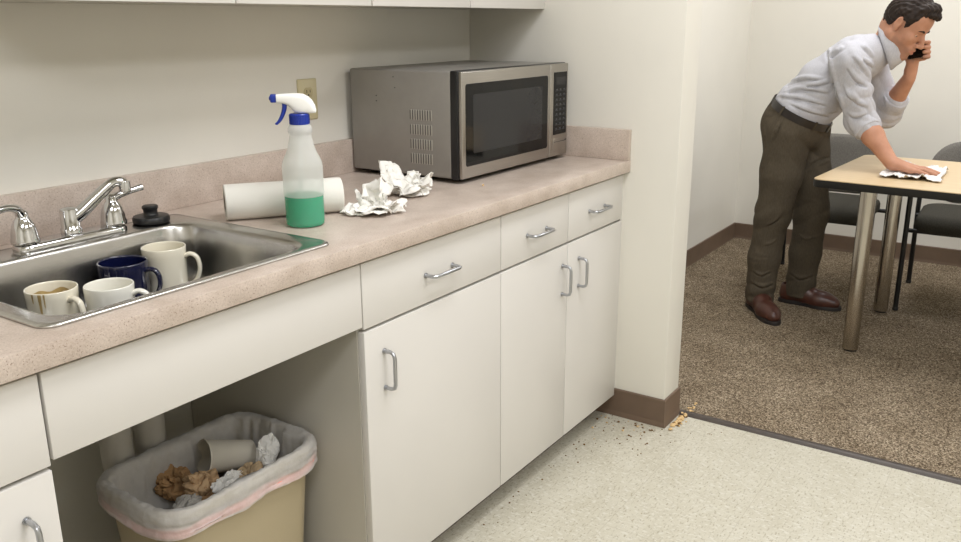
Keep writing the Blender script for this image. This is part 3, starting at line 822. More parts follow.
# ================================================================== OUTLET
def outlet():
    x, z = -.815, 1.138
    off = (x, 0, z)
    t = thing('wall_outlet', 'ivory double power outlet on the back wall above the spray bottle', 'outlet', off)
    R = [rrect(-.037, .037, -.057, .057, .004, 0, 4), rrect(-.037, .037, -.057, .057, .004, .003, 4), rrect(-.034, .034, -.054, .054, .003, .0055, 4)]
    T = lambda R_: [[(p[0], -p[2] - .0005, p[1]) for p in r] for r in R_]
    MB().rings(T(R), True, True, True).build('cover_plate', M['ivory'], t)
    for s in (1, -1):
        zc = s * .0195
        rr = [[(.0172 * math.cos(a), -.0052 - e, zc + max(-.0135, min(.0135, .0175 * math.sin(a)))) for a in np.linspace(0, 2 * PI, 32, endpoint=False)] for e in (0, .0022)]
        r = MB().rings(rr, True, True, True).build('receptacle', M['ivory2'], t)
        MB().box((-.0075, -.0079, zc - .001), (-.0055, -.0070, zc + .0075)).box((.0055, -.0079, zc - .0005), (.0075, -.0070, zc + .007)).box((-.0022, -.0079, zc - .0095), (.0022, -.0070, zc - .005)).build('contact_slots', M['darkhole'], r)
    MB().lathe([(.0035, 0), (.003, .001), (0, .0013)], (0, -.0058, 0), 16, True, False, Vector((0, -1, 0)).to_track_quat('Z', 'Y')).build('screw', M['handle'], t)
outlet()

# ================================================================== UPPER CABINETS
def upper(label, x0, x1):
    off = ((x0 + x1) / 2, -.15, 1.385)
    t = thing('wall_cabinet', label, 'wall cabinet', off)
    MB().box((x0, -.284, 1.388), (x1, -.002, 2.12), .001, 1).build('cabinet_body', M['cabinet_side'], t, off)
    mid = (x0 + x1) / 2
    for a, b, in ((x0, mid), (mid, x1)):
        MB().box((a + .0015, -.305, 1.386), (b - .0015, -.286, 2.118), .0015, 2).build('door', M['cabinet'], t, off)
upper('white wall cabinet above the microwave, touching the end wall', -.873, -.0008)
upper('white wall cabinet above the sink, next along from the one over the microwave', -1.747, -.8745)

# ================================================================== UNDER THE SINK
def drain():
    off = (-1.60, -.25, .50)
    t = thing('drain_pipe', 'thick white drain pipe with a trap under the sink, behind the waste bin', 'drain pipe', off)
    X, Y = -1.545, -.172
    MB().tube(bez([(-1.597, -.262, .7735), (-1.597, -.262, .70), (-1.575, -.22, .655), (X, Y, .62), (X, Y, .56)], 8), .026, 20).tube([(X, Y, .60), (X, Y, .565)], .040, 20).tube([(-1.597, -.262, .772), (-1.597, -.262, .755)], .042, 24).build('tailpiece', M['pvc'], t, off)
    p = bez([(X, Y, .60), (X, Y, .44), (X - .008, Y, .395), (X - .042, Y, .375), (X - .076, Y, .395), (X - .084, Y, .44), (X - .084, Y, .575)], 8)
    MB().tube(p, .034, 20).build('trap', M['pvc'], t, off, 180)
    p = bez([(X - .084, Y, .55), (X - .084, Y, .59), (X - .084, Y + .03, .625), (X - .084, Y + .09, .63), (X - .084, -.0015, .63)], 8)
    MB().tube([(X - .084, Y, .535), (X - .084, Y, .575)], .040, 20).tube(p, .026, 20).tube([(X - .084, -.010, .63), (X - .084, -.0015, .63)], .05, 24).build('outlet_arm', M['pvc'], t, off, 40)
drain()

BX0, BX1, BY0, BY1, BZ = -1.738, -1.327, -.505, -.224, .442
def bin_and_liner():
    off = ((BX0 + BX1) / 2, (BY0 + BY1) / 2, 0)
    t = thing('waste_bin', 'beige plastic waste bin with a white liner, in the open bay under the sink', 'waste bin', off)
    def R(s, z, r=.07): return rrect(BX0 + s, BX1 - s, BY0 + s, BY1 - s, r - min(s, .03) * .5, z, 10)
    rings = [R(.045, .0005, .06), R(.042, .004, .06)] + [R(.042 - .030 * k / 8, .004 + (BZ - .028) * k / 8) for k in range(1, 9)] + [R(.004, BZ - .022), R(.002, BZ - .019), R(.002, BZ - .004), R(.005, BZ), R(.010, BZ), R(.013, BZ - .004)] + [R(.015 + .030 * k / 8, BZ - .010 - (BZ - .018) * k / 8) for k in range(0, 9)]
    MB().rings(rings, True, True, True).build('tub', M['bin'], t, off, 45)
    # liner
    l = thing('bin_liner', 'thin white bin bag folded over the rim of the beige waste bin', 'bin liner', off)
    def wob(p, a, f, q): return a * mnoise.noise(Vector((p[0] * f, p[1] * f, p[2] * f * .6 + q)))
    prof = [(-.004, .346), (-.0045, .350), (-.0035, .358), (-.0045, .368), (-.0050, .378), (-.0045, .390), (-.0030, .3990), (.000, .4025), (.006, .4030), (.0125, .4005), (.0165, .391), (.019, .372), (.022, .35), (.026, .31), (.032, .26), (.038, .20), (.044, .15)]
    prof = [(s, z + BZ - .400) for s, z in prof]
    fine = []
    for i in range(len(prof) - 1):
        for q in range(3): fine.append((i + q / 3, prof[i][0] + (prof[i + 1][0] - prof[i][0]) * q / 3, prof[i][1] + (prof[i + 1][1] - prof[i][1]) * q / 3))
    fine.append((len(prof) - 1, prof[-1][0], prof[-1][1]))
    rings = []
    for k, s, z in fine:
        ring = rrect(BX0 + s, BX1 - s, BY0 + s, BY1 - s, max(.03, .07 - s * .4), z, 22)
        # add points along the straight sides so that it can wrinkle
        dense = []
        for i in range(len(ring)):
            a, b = Vector(ring[i]), Vector(ring[(i + 1) % len(ring)]); m = max(1, int((b - a).length / .006))
            dense += [a.lerp(b, q / m) for q in range(m)]
        c = Vector((off[0], off[1], 0)); out = []
        for p in dense:
            dd = Vector((p.x - c.x, p.y - c.y, 0)).normalized()
            if k < 6: p = p + dd * max(-.001, .0015 + wob(p, .0035, 26, 1) + wob(p, .0025, 70, 2) + .0034 * mnoise.noise(Vector((p.x * 9, p.y * 9, p.z * 130)))); p.z += (wob(Vector((p.x, p.y, 0)), .016, 9, 3) if k < 2 else wob(p, .004, 25, 3))
            elif k > 9: p.z += 0; p = p - dd * max(.0, .004 + wob(Vector((p.x, p.y, p.z * .15)), .014, 38, 4) + wob(Vector((p.x, p.y, p.z * .3)), .006, 80, 5))
            else: p = p + Vector((0, 0, max(0, .0012 + wob(p, .004, 60, 6))))
            out.append(p)
        rings.append(out)
    n = min(len(r) for r in rings)
    def resample(r, n):
        L = [0.]
        for i in range(len(r)): L.append(L[-1] + (r[(i + 1) % len(r)] - r[i]).length)
        out = []; j = 0
        for k in range(n):
            s = L[-1] * k / n
            while L[j + 1] < s: j += 1
            out.append(r[j].lerp(r[(j + 1) % len(r)], (s - L[j]) / max(1e-9, L[j + 1] - L[j])))
        return out
    rings = [resample(r, 300) for r in rings]
    MB().rings(rings, True, False, False).build('bag_film', M['liner'], l, off, 180)
    # pink drawstring inside the hem
    rr = []
    for s, z in ((-.0025, BZ - .052), (-.0028, BZ - .046), (-.0028, BZ - .038), (-.0025, BZ - .032)):
        ring = [Vector(p) for p in rrect(BX0 + s, BX1 - s, BY0 + s, BY1 - s, .07, z, 22)]
        ring = resample(ring, 200); c = Vector((off[0], off[1], 0)); out = []
        for p in ring:
            dd = Vector((p.x - c.x, p.y - c.y, 0)).normalized()
            dz = wob(Vector((p.x, p.y, 0)), .016, 9, 3) + .5 * wob(Vector((p.x, p.y, 0)), .010, 25, 8)
            out.append(p + dd * (.0008 * mnoise.noise(p * 30)) + Vector((0, 0, dz)))
        rr.append(out)
    MB().rings(rr, True).build('drawstring', M['pink'], l, off, 180)['label'] = 'pale red drawstring showing through the hem of the white bag'
    k = crumple('tied_corner', (0, 0, 0), (.016, .014, .018), [((0, -.3, -1), .5, 4), ((.6, -.3, .5), .4, 4)], 5.3, M['tissue'], .3, .6, sub=4)
    k.parent = l; k.location = (BX0 + .012 - off[0], BY0 - .014 - off[1], BZ - .075)
bin_and_liner()

def paper_cup():
    a = Vector((-1.475, -.285, .338)); b = Vector((-1.36, -.262, .312))       # rim centre, base centre
    a = Vector((-1.494, -.285, .402)); b = Vector((-1.385, -.316, .374))
    d = (b - a).normalized(); L = (b - a).length
    t = thing('paper_cup', 'white paper cup lying on its side in the waste bin', 'paper cup', tuple(a))
    t.rotation_mode = 'QUATERNION'; t.rotation_quaternion = d.to_track_quat('Z', 'Y')
    MB().lathe([(.0390, .001), (.0415, .0), (.0420, .003), (.0400, .0045), (.0315, L), (.0300, L + .001), (.0300, L - .006), (0, L - .006)], (0, 0, 0), 44, False, False).build('cup_wall', M['papercup'], t, smooth=50)
    MB().lathe([(.0387, .004), (.0310, L - .008), (0, L - .008)], (0, 0, 0), 44, False, False).build('cup_lining', M['papercup'], t, smooth=50)
paper_cup()
G = 'waste paper in the bin'
def waste(name, label, loc, size, seed, m, cat='waste paper', petals=None, sub=5, sharp=20, ridge=.32):
    o = crumple(name, loc, size, petals or [((math.cos(seed), math.sin(seed), .4), .35, 3), ((-math.sin(seed), math.cos(seed), .5), .3, 4)], seed, m, ridge, .7, sub=sub, sharp=sharp, freq=1.6)
    return tag(o, label, cat, G)
waste('crumpled_paper', 'dark brown crumpled paper towel at the back of the bin, behind the pale brown one', (-1.555, -.262, .325), (.062, .055, .058), 1.1, M['brownpaper'])
waste('crumpled_paper', 'large pale brown crumpled paper towel in the middle of the bin, against the cup', (-1.530, -.330, .330), (.058, .05, .056), 2.6, mat('pale_brown_paper', (190, 160, 124), .9, noise=.2, nscale=25, spec=.1))
waste('crumpled_paper', 'white and brown soaked paper at the bin front, below the cup', (-1.452, -.376, .335), (.05, .036, .045), 4.2, mat('stained_paper', (196, 172, 138), .9, noise=.35, nscale=22, spec=.1))
waste('crumpled_paper', 'crumpled grey-white wrapper with dark streaks low at the front of the bin', (-1.600, -.345, .315), (.045, .036, .040), 5.7, mat('grey_wrapper', (170, 166, 158), .6, noise=.4, nscale=40))
waste('crumpled_paper', 'white scrap lying at the front rim of the bin, below the brown paper', (-1.560, -.392, .330), (.034, .022, .026), 6.9, M['tissue'])
waste('crumpled_tissue', 'upright white tissue past the base of the cup in the waste bin', (-1.392, -.375, .350), (.036, .034, .050), 8.1, M['tissue'], 'tissue', [((.2, .3, 1), .55, 5), ((.8, -.4, .7), .4, 5), ((-.7, -.6, .1), .4, 4)])
waste('crumpled_tissue', 'white tissue strip lying across the brown papers in the bin, under the cup', (-1.500, -.380, .356), (.050, .022, .032), 9.4, M['tissue'], 'tissue', [((1, 0, .1), .5, 5), ((-1, .2, .3), .5, 5)])
# filling below that the bin holds up
tag(crumple('crumpled_paper', (-1.51, -.355, .255), (.155, .085, .075), [((1, 0, 0), .2, 3), ((-1, 0, 0), .2, 3)], 12.2, M['brownpaper'], .3, .8, sub=5, sharp=20, freq=2.2), 'wide brown bed of pressed paper filling the bin beneath the other rubbish', 'waste paper', G)

# ================================================================== CRUMBS
def crumbs():
    bm = bmesh.new(); rnd = random.Random(3)
    def one(x, y, s, z=0, mi=0):
        g = bmesh.ops.create_icosphere(bm, subdivisions=1, radius=s)['verts']
        for v in g: v.co *= 1 + rnd.uniform(-.35, .35)
        for v in g: v.co.z *= .6
        bmesh.ops.rotate(bm, cent=(0, 0, 0), matrix=Matrix.Rotation(rnd.uniform(0, 6), 3, 'Z'), verts=g)
        bmesh.ops.translate(bm, vec=(x, y, z + s * .5), verts=g)
        for f in {f for v in g for f in v.link_faces}: f.material_index = mi
    for i in range(46): one(.065 + rnd.gauss(0, .035), YE - .024 - abs(rnd.gauss(0, .012)), rnd.uniform(.003, .0085), 0, 0 if rnd.random() < .8 else 1)
    for i in range(10): one(.185 + rnd.gauss(0, .02), YE - .02 - rnd.uniform(0, .05), rnd.uniform(.003, .006), .004)
    for i in range(60): one(-.02 - abs(rnd.gauss(0, .10)), rnd.uniform(-.82, -.58), rnd.choice((.002, .0025, .003, .0045)), 0, 1 if rnd.random() < .7 else 0)
    for i in range(26): one(rnd.uniform(-.9, -.1), -.60 - abs(rnd.gauss(0, .05)), rnd.choice((.0015, .002, .003)), 0, 1)
    for i in range(8): one(rnd.uniform(-.1, .12), rnd.uniform(-1.0, -.85), .002, 0, 1)
    me = bpy.data.meshes.new('floor_crumbs'); bm.to_mesh(me); bm.free()
    o = link('floor_crumbs', me, [M['crumb'], M['darkcrumb']], None, 0)
    tag(o, 'tan crumbs scattered over the floor tiles round the wall end', 'crumbs', None, 'stuff')
crumbs()

# ================================================================== MEETING TABLE
TZ = .735; TA = math.radians(-3.6)
tl = (.995, -.984, 0)
def table():
    t = thing('meeting_table', 'light maple table with black edge and thick polished legs', 'table', tl, TA)
    # local: x to the far wall, -y along the table
    D, L = .80, 1.7
    MB().rings([rrect(0, D, -L, 0, .03, TZ - .004), rrect(0, D, -L, 0, .03, TZ - .001), rrect(.001, D - .001, -L + .001, -.001, .029, TZ)], True, True, True).build('tabletop', M['maple'], t)
    MB().rings([rrect(.001, D - .001, -L + .001, -.001, .029, TZ - .034), rrect(-.0012, D + .0012, -L - .0012, .0012, .03, TZ - .030), rrect(-.0012, D + .0012, -L - .0012, .0012, .03, TZ - .0042)], True, True, True).build('edge_band', M['maple_edge'], t)
    for x, y in ((.125, -.19), (.735, -.165), (.125, -L + .19), (.72, -L + .19)):
        l = MB().lathe([(.032, .012), (.032, TZ - .036), (.045, TZ - .0355), (.045, TZ - .034)], (x, y, 0), 32, True, True).build('leg', M['tableleg'], t)
        MB().lathe([(.026, .0045), (.029, .006), (.029, .013)], (x, y, 0), 24, True, True).build('foot', M['black'], l)
table()

def rag():
    bm = bmesh.new(); NU, NV = 46, 40; g = []
    for i in range(NU + 1):
        row = []
        for j in range(NV + 1):
            u, v = i / NU * 2 - 1, j / NV * 2 - 1
            r = 1 + .16 * mnoise.noise(Vector((u * 1.5, v * 1.5, 2)))
            x, y = u * .165 * r, v * .105 * r
            edge = max(abs(u), abs(v))
            n = mnoise.noise(Vector((u * 2.4, v * 3.2, 5))); n2 = abs(mnoise.noise(Vector((u * 5, v * 6, 1))))
            z = .004 + .014 * max(0, n + .2) + .022 * n2 * edge + (.012 * max(0, edge - .8) / .2 * max(0, mnoise.noise(Vector((u * 3, v * 3, 8))) + .1))
            x += .012 * mnoise.noise(Vector((v * 4, u * 3, 3))); y += .012 * mnoise.noise(Vector((u * 4, v * 3, 7)))
            # flatter under the palm
            hx, hy = 1.268 - RC[0], -1.315 - RC[1]
            q = math.exp(-((x - hx) ** 2 + (y - hy) ** 2) / .0045); z = z * (1 - .75 * q) + .0035 * q
            row.append(bm.verts.new((x, y, max(.0014, z))))
        g.append(row)
    for i in range(NU):
        for j in range(NV): bm.faces.new((g[i][j], g[i + 1][j], g[i + 1][j + 1], g[i][j + 1]))
    me = bpy.data.meshes.new('cleaning_cloth'); bm.to_mesh(me); bm.free()
    o = link('cleaning_cloth', me, M['rag'], None, 180); o.location = (RC[0], RC[1], TZ + .0008)
    s = o.modifiers.new('thickness', 'SOLIDIFY'); s.thickness = .0016; s.offset = 0
    tag(o, 'white crumpled cleaning cloth under the hand on the maple table', 'cloth')
RC = (1.315, -1.315)
rag()

# ================================================================== CHAIRS
def chair(label, loc, rz=0.):
    t = thing('meeting_chair', label, 'chair', loc, rz, 'padded chairs at the table')
    # local: the sitter faces -x
    R = []
    for s, z in ((.012, .392), (.003, .396), (0, .405), (0, .432), (.005, .445), (.018, .455), (.05, .459)):
        R.append([(p[0], p[1], p[2] - .012 * max(0, (-p[0] - .17) / .07) ** 2) for p in rrect(-.245 + s, .215 - s, -.235 + s, .235 - s, .085, z, 10)])
    MB().rings(R, True, True, True).build('seat', M['seatfab'], t, smooth=60)
    def back(yv, zv, e): return (.262 + .10 * (zv - .46) - .25 * yv * yv + e, yv, zv)
    mb = MB(); R = []
    for s, e in ((.016, -.028), (.005, -.024), (0, -.014), (0, 0), (.006, .006)):
        R.append([back(p[0], p[1], e) for p in rrect(-.238 + s, .238 - s, .452 + s, .757 - s, .145, 0, 10)])
    # fill with concentric rings so the cushion keeps its curve
    inn = []
    for q in (.75, .5, .25):
        inn.append([back(p[0], p[1], -.029) for p in rrect(-.226 * q, .226 * q,   .6045 - .1365 * q, .6045 + .1365 * q, .1 * q, 0, 10)])
    inb = [[back(p[0], p[1], .006) for p in rrect(-.236 * q, .236 * q, .6045 - .1465 * q, .6045 + .1465 * q, .1 * q, 0, 10)] for q in (.75, .5, .25)]
    mb.rings(inn[::-1] + R + inb, True, True, True)
    mb.build('backrest', M['chairfab'], t, smooth=60)
    fr = MB()
    for s in (-1, 1):
        y = s * .262
        p = bez([(-.235, y, .56), (-.225, y, .600), (-.19, y, .615), (.0, y, .618), (.20, y, .622)], 6)
        fr.tube(p, .0115, 12)
        fr.tube([(.25, y, .41), (.258, y, .55), (.268, y, .63)], .0115, 12)
    fr.tube([(-.20, -.262, .385), (-.20, .262, .385)], .0105, 12).tube([(.19, -.262, .385), (.19, .262, .385)], .0105, 12)
    fr.tube([(.262, -.262, .565), (.262, .262, .565)], .0105, 12)
    fr.build('frame', M['chairframe'], t, smooth=60)
    for x in (-.235, .25):
        for s in (-1, 1):
            y = s * .262
            l = MB().tube([(x - (.012 if x < 0 else -.03), y, .008), (x, y, .42), (x, y, .56 if x < 0 else .42)], .0115, 12).build('leg', M['chairframe'], t, smooth=60)
            MB().lathe([(.011, 0), (.013, .002), (.013, .014), (.0118, .016)], (x - (.012 if x < 0 else -.03), y, .0), 16, True, True).build('foot', M['rubber'], l)
    return t
chair('charcoal padded chair behind the standing man', (2.03, -.835, .005), math.radians(0))
chair('charcoal padded chair on the far side of the table, past the cleaning cloth', (2.03, -1.505, .005), math.radians(2))

# ================================================================== THE STANDING MAN
def person():
    V = lambda *p: np.array(p, float)
    root = (1.52, -.80, .004)
    t = thing('person', 'person in pale grey shirt and brown trousers bending over the table with a phone', 'person', root)
    # --- head frame
    fw = V(-.185, -.82, -.54); fw /= np.linalg.norm(fw)
    rt = V(-.975, .22, 0); rt -= fw * (rt @ fw); rt /= np.linalg.norm(rt)
    up = np.cross(rt, fw)
    O = V(1.474, -1.176, 1.328); A = np.stack([fw, rt, up])
    hp = lambda f, r, u: O + fw * f + rt * r + up * u
    # --- joints
    shR, elR, wrR = V(1.328, -1.005, 1.182), V(1.372, -1.082, .932), V(1.272, -1.228, .779)
    shL, elL, wrL = V(1.672, -1.025, 1.165), V(1.722, -1.112, .935), V(1.584, -1.208, 1.105)
    hiR, knR, anR = V(1.415, -.765, .86), V(1.415, -.732, .485), V(1.428, -.700, .06)
    hiL, knL, anL = V(1.590, -.805, .86), V(1.605, -.858, .475), V(1.645, -.832, .06)
    neck = V(1.488, -1.122, 1.234)
    sq = (1.5, .76)

    # ---------------- body: one continuous surface
    B = Field((1.08, -1.45, .01), (1.80, -.56, 1.48), .0035)
    B.cone((1.5, -.78, .90), (1.5, -.80, .96), .118, .112, .03, sq)
    B.chain([V(1.5, -.80, .95), V(1.5, -.885, 1.085), V(1.5, -.995, 1.182)], [.112, .102, .088], .03, sq)
    B.chain([shR, V(1.44, -1.045, 1.195), V(1.56, -1.045, 1.190), shL], [.052, .06, .06, .052], .03)
    B.cone((1.492, -1.04, 1.20), neck, .072, .056, .03)
    B.cone(neck, hp(-.028, 0, -.03), .056, .055, .025)
    for h_, k_, a_ in ((hiR, knR, anR), (hiL, knL, anL)): B.chain([h_, k_, a_], [.085, .058, .040], .03)
    B.chain([shR, elR], [.052, .042], .02)
    m = elR + .35 * (wrR - elR)
    B.chain([elR, m, wrR], [.042, .0425, .0275], .02)
    B.chain([shL, elL], [.052, .042], .02)
    m = elL + .35 * (wrL - elL)
    B.chain([elL, m, wrL], [.042, .0425, .027], .02)
    # right hand flat on the cloth
    K = [V(1.306, -1.314, .7635), V(1.284, -1.322, .7645), V(1.262, -1.319, .7625), V(1.243, -1.308, .7590)]
    T = [V(1.322, -1.388, .7492), V(1.294, -1.403, .7492), V(1.263, -1.396, .7490), V(1.233, -1.371, .7490)]
    for k_, t_, r_ in zip(K, T, (.0092, .0096, .0092, .0082)):
        B.cone(wrR + (k_ - wrR) * .12, k_, .021, .0125, .012)
        p1 = k_ * .58 + t_ * .42 + V(0, 0, .0045); p2 = k_ * .24 + t_ * .76 + V(0, 0, .0015)
        B.chain([k_, p1, p2, t_], [r_ * 1.12, r_ * 1.03, r_ * .95, r_ * .82], .004)
    B.chain([wrR + V(.012, -.022, -.004), V(1.318, -1.272, .762), V(1.343, -1.302, .754), V(1.356, -1.326, .7495)], [.018, .0135, .0108, .0088], .008)
    # left hand closed round the phone
    pe = hp(.108, -.066, -.090); pt_ = hp(-.002, -.090, .026)
    L = (pt_ - pe); L /= np.linalg.norm(L)
    out = -rt - L * (-rt @ L); out /= np.linalg.norm(out)
    e = np.cross(out, L)
    if e[1] > 0: e = -e
    e /= np.linalg.norm(e)
    for s_, r_, q in ((-.004, .0082, .85), (.015, .0092, .95), (.035, .0094, 1.), (.055, .0090, .95)):
        b = pe + L * s_
        kn = b - e * .012 + out * .030
        B.cone(wrL + (kn - wrL) * .25, kn, .021, .0135, .012)
        B.chain([kn, b + e * .026 * q + out * .031, b + e * .047 + out * .010, b + e * .036 - out * .0095], [.0120, r_ * 1.08, r_, r_ * .84], .004)
    B.chain([wrL + (pe - wrL) * .4 - e * .012, pe - L * .012 - e * .030 + out * .022, pe + L * .014 - e * .046 + out * .010, pe + L * .042 - e * .045 - out * .001], [.018, .0145, .0112, .0090], .008)
    # head
    def he(f, r, u, a, b, c, k=.02, cut=False): B.ell(hp(f, r, u), (a, b, c), k, A, cut)
    he(.002, 0, .043, .089, .075, .080); he(-.030, 0, .018, .056, .064, .068)
    he(.042, 0, -.015, .052, .062, .085); he(.052, 0, .048, .043, .060, .050)
    for s_ in (-1, 1):
        B.cone(hp(-.004, s_ * .056, -.042), hp(.070, s_ * .020, -.098), .021, .017, .02)
        he(.062, s_ * .043, -.018, .026, .021, .021, .015)
    B.cone(hp(.055, 0, -.095), hp(.083, 0, -.101), .026, .0165, .02)
    B.cone(hp(.080, -.034, .024), hp(.080, .034, .024), .0125, .0125, .012)
    for s_ in (-1, 1): he(.099, s_ * .031, .005, .014, .019, .0125, .012, True)
    B.chain([hp(.090, 0, .014), hp(.104, 0, -.010), hp(.117, 0, -.031)], [.0085, .009, .0115], .010)
    for s_ in (-1, 1): he(.104, s_ * .0115, -.036, .0115, .0085, .0085, .006)
    he(.086, 0, -.064, .018, .029, .024, .012)
    B.chain([hp(.092, -.021, -.0625), hp(.1035, 0, -.0575), hp(.092, .021, -.0625)], [.004, .0062, .004], .005)
    B.chain([hp(.090, -.020, -.0655), hp(.1015, 0, -.0725), hp(.090, .020, -.0655)], [.004, .0066, .004], .005)
    B.cone(hp(.107, -.022, -.0655), hp(.107, .022, -.0655), .0028, .0028, .003, None, True)
    for s_ in (-1, 1):   # ears with a rim and a hollow
        ce = hp(.008, s_ * .0725, .008)
        ea = np.stack([fw * .94 + rt * s_ * -.30, rt * s_ * .94 + fw * .30, up]); 
        ea = np.stack([x / np.linalg.norm(x) for x in ea])
        B.ell(ce + rt * s_ * .006 - fw * .003 + up * .004, (.0150, .0075, .0265), .006, ea)
        B.ell(ce + rt * s_ * .014 - fw * .001 + up * .008, (.0090, .0055, .0150), .004, ea, True)
        B.ell(ce + rt * s_ * .003 - up * .021, (.0085, .0065, .010), .006, ea)
    me = B.mesh('body', 1)
    me.materials.append(M['skin'])
    co_ = np.empty(len(me.vertices) * 3); me.vertices.foreach_get('co', co_); co_ = co_.reshape(-1, 3)
    q = (co_ - O) @ A.T
    ss = lambda x: np.clip(x, 0, 1) ** 2 * (3 - 2 * np.clip(x, 0, 1))
    lim = -.034 - np.clip((q[:, 0] - .03) * .25, -.02, .014)
    st = ss((lim - q[:, 2]) / .016) * ss((q[:, 0] - .012) / .014) * ss((q[:, 2] + .130) / .03) * (np.abs(q[:, 1]) < .08)
    st = np.maximum(st, ss((q[:, 0] - .092) / .006) * ss(1.4 - np.abs(q[:, 1]) / .022) * (np.abs(q[:, 2] + .050) < .006) * .7)
    lp = ss((q[:, 0] - .089) / .004) * ss((.012 - np.abs(q[:, 2] + .0655) - np.abs(q[:, 1]) * .33) / .003) * (np.abs(q[:, 1]) < .024)
    st = st * (1 - lp)
    for nm_, ar in (('stubble', st), ('lips', lp)):
        at_ = me.attributes.new(nm_, 'FLOAT', 'POINT'); at_.data.foreach_set('value', ar.astype(np.float32))
    me.transform(Matrix.Translation(-Vector(root)))
    me.shade_smooth()
    bo = bpy.data.objects.new('body', me); COL.objects.link(bo); bo.parent = t

    def part(name, fld, m_, sm=1, par=None):
        me = fld.mesh(name, sm); me.transform(Matrix.Translation(-Vector(root)))
        return link(name, me, m_, par or t, 180)
    # ---------------- hair
    Hh = Field(O - .17, O + .17, .003)
    def hh(f, r, u, a, b, c, k=.015): Hh.ell(hp(f, r, u), (a, b, c), k, A)
    hh(.001, 0, .043, .0955, .0805, .085); hh(-.031, 0, .018, .0600, .0690, .072)
    Hh.chain([hp(.050, -.038, .098), hp(.066, 0, .105), hp(.050, .038, .098)], [.020, .025, .020], .02)
    Hh.chain([hp(.080, -.028, .090), hp(.097, -.004, .092), hp(.082, .026, .090)], [.010, .012, .010], .012)
    Hh.chain([hp(.010, -.03, .114), hp(.0, .03, .114)], [.014, .014], .03)
    X = (Hh.lo[0] + Hh.h * np.arange(Hh.n[0]))[:, None, None]; Y = (Hh.lo[1] + Hh.h * np.arange(Hh.n[1]))[None, :, None]; Z = (Hh.lo[2] + Hh.h * np.arange(Hh.n[2]))[None, None, :]
    loc = lambda i: (X - O[0]) * A[i][0] + (Y - O[1]) * A[i][1] + (Z - O[2]) * A[i][2]
    F_, R_, U_ = loc(0), loc(1), loc(2)
    umin = np.interp(F_, [-.13, -.075, -.045, -.020, -.012, -.008, .026, .029, .042, .046, .052, .062, .076, .084, .12], [-.060, -.052, -.038, -.010, .010, .030, .032, -.014, -.016, .008, .030, .050, .076, .082, .078])
    umin = umin + .010 * np.clip(np.abs(R_) / .06 - .6, 0, 1) * (F_ > .03)
    Hh.d = np.maximum(Hh.d, ((umin - U_) * .8).astype(np.float32))
    Hh.ripple(lambda x, y, z: .0018 * np.sin(((x - O[0]) * A[1][0] + (y - O[1]) * A[1][1]) * 420 + 3 * np.sin(z * 60)) + .0012 * np.sin(x * 300 + y * 170) * np.sin(z * 260), .02)
    part('hair', Hh, M['hair'], 1)
    # ---------------- face details
    def surf(r, u, f0=.05):
        f = f0
        for _ in range(120):
            p = np.round((hp(f, r, u) - B.lo) / B.h).astype(int)
            if B.d[tuple(p)] > 0: break
            f += .0008
        return f
    for s_ in (-1, 1):
        bm = bmesh.new(); bmesh.ops.create_uvsphere(bm, u_segments=24, v_segments=16, radius=.0125)
        look = (fw * .86 - up * .5); look /= np.linalg.norm(look)
        for f in bm.faces:
            c = f.calc_center_median().normalized(); f.material_index = 1 if c.dot(Vector(look)) > .88 else 0
        fe = surf(s_ * .031, .0035) - .0075; c = hp(fe, s_ * .031, .0035)
        bmesh.ops.translate(bm, vec=Vector(c - np.array(root)), verts=bm.verts)
        e2 = bpy.data.meshes.new('eye'); bm.to_mesh(e2); bm.free(); link('eye', e2, [M['eyewhite'], M['iris']], t, 180)
        lid = MB()
        pass
        rg = [[hp(fe + .0137 * math.cos(a) * math.cos(b), s_ * .031 + .0137 * math.sin(b), .0035 + .0137 * math.sin(a) * math.cos(b)) for b in np.linspace(-1.25, 1.25, 14)] for a in np.linspace(-.12, 1.5, 8)]
        lid.rings([[Vector(p) for p in r] for r in rg], False).build('eyelid', M['skin'], t, root, 180)
        bp_ = [(s_ * (.031 + .018 * k), .0215 + .005 * (1 - (k - .2) ** 2) - .003 * max(0, k)) for k in np.linspace(-1, 1, 12)]
        MB().tube([Vector(hp(surf(r_, u_) + .0006, r_, u_)) for r_, u_ in bp_], [.0022, .0034, .0040, .0042, .0042, .0041, .0039, .0036, .0032, .0027, .0021, .0012], 8, flat=.8).build('eyebrow', M['hair'], t, root, 180)
    # ---------------- shirt
    S = Field((1.20, -1.23, .80), (1.83, -.62, 1.37), .0033)
    S.cone((1.5, -.785, .905), (1.5, -.80, .955), .120, .124, .03, sq)
    S.chain([V(1.5, -.800, .955), V(1.5, -.886, 1.074), V(1.5, -.990, 1.180)], [.125, .114, .102], .03, sq)
    S.cone((1.5, -.852, .985), (1.5, -.93, 1.06), .092, .10, .03, sq)
    S.chain([shR, V(1.43, -1.045, 1.205), V(1.56, -1.045, 1.20), shL], [.070, .072, .072, .070], .03)
    S.cone((1.492, -1.03, 1.195), neck + V(0, .012, -.004), .088, .064, .03)
    fR = (wrR - elR) / np.linalg.norm(wrR - elR); fL = (wrL - elL) / np.linalg.norm(wrL - elL)
    S.chain([shR, shR + .5 * (elR - shR) + V(0, .006, 0), elR + V(0, .006, 0), elR + fR * .030], [.076, .065, .060, .057], .025)
    S.chain([shL, shL + .5 * (elL - shL), elL, elL + fL * .090], [.076, .065, .060, .055], .025)
    # open sleeve ends
    for el, f_, d_ in ((elR, fR, .052), (elL, fL, .112)):
        S.cone(el + f_ * (d_ + .085), el + f_ * (d_ + .14), .08, .08, 0, None, True)
    S.plane(V(1.5, -.794, .950), V(0, .444, -.896))
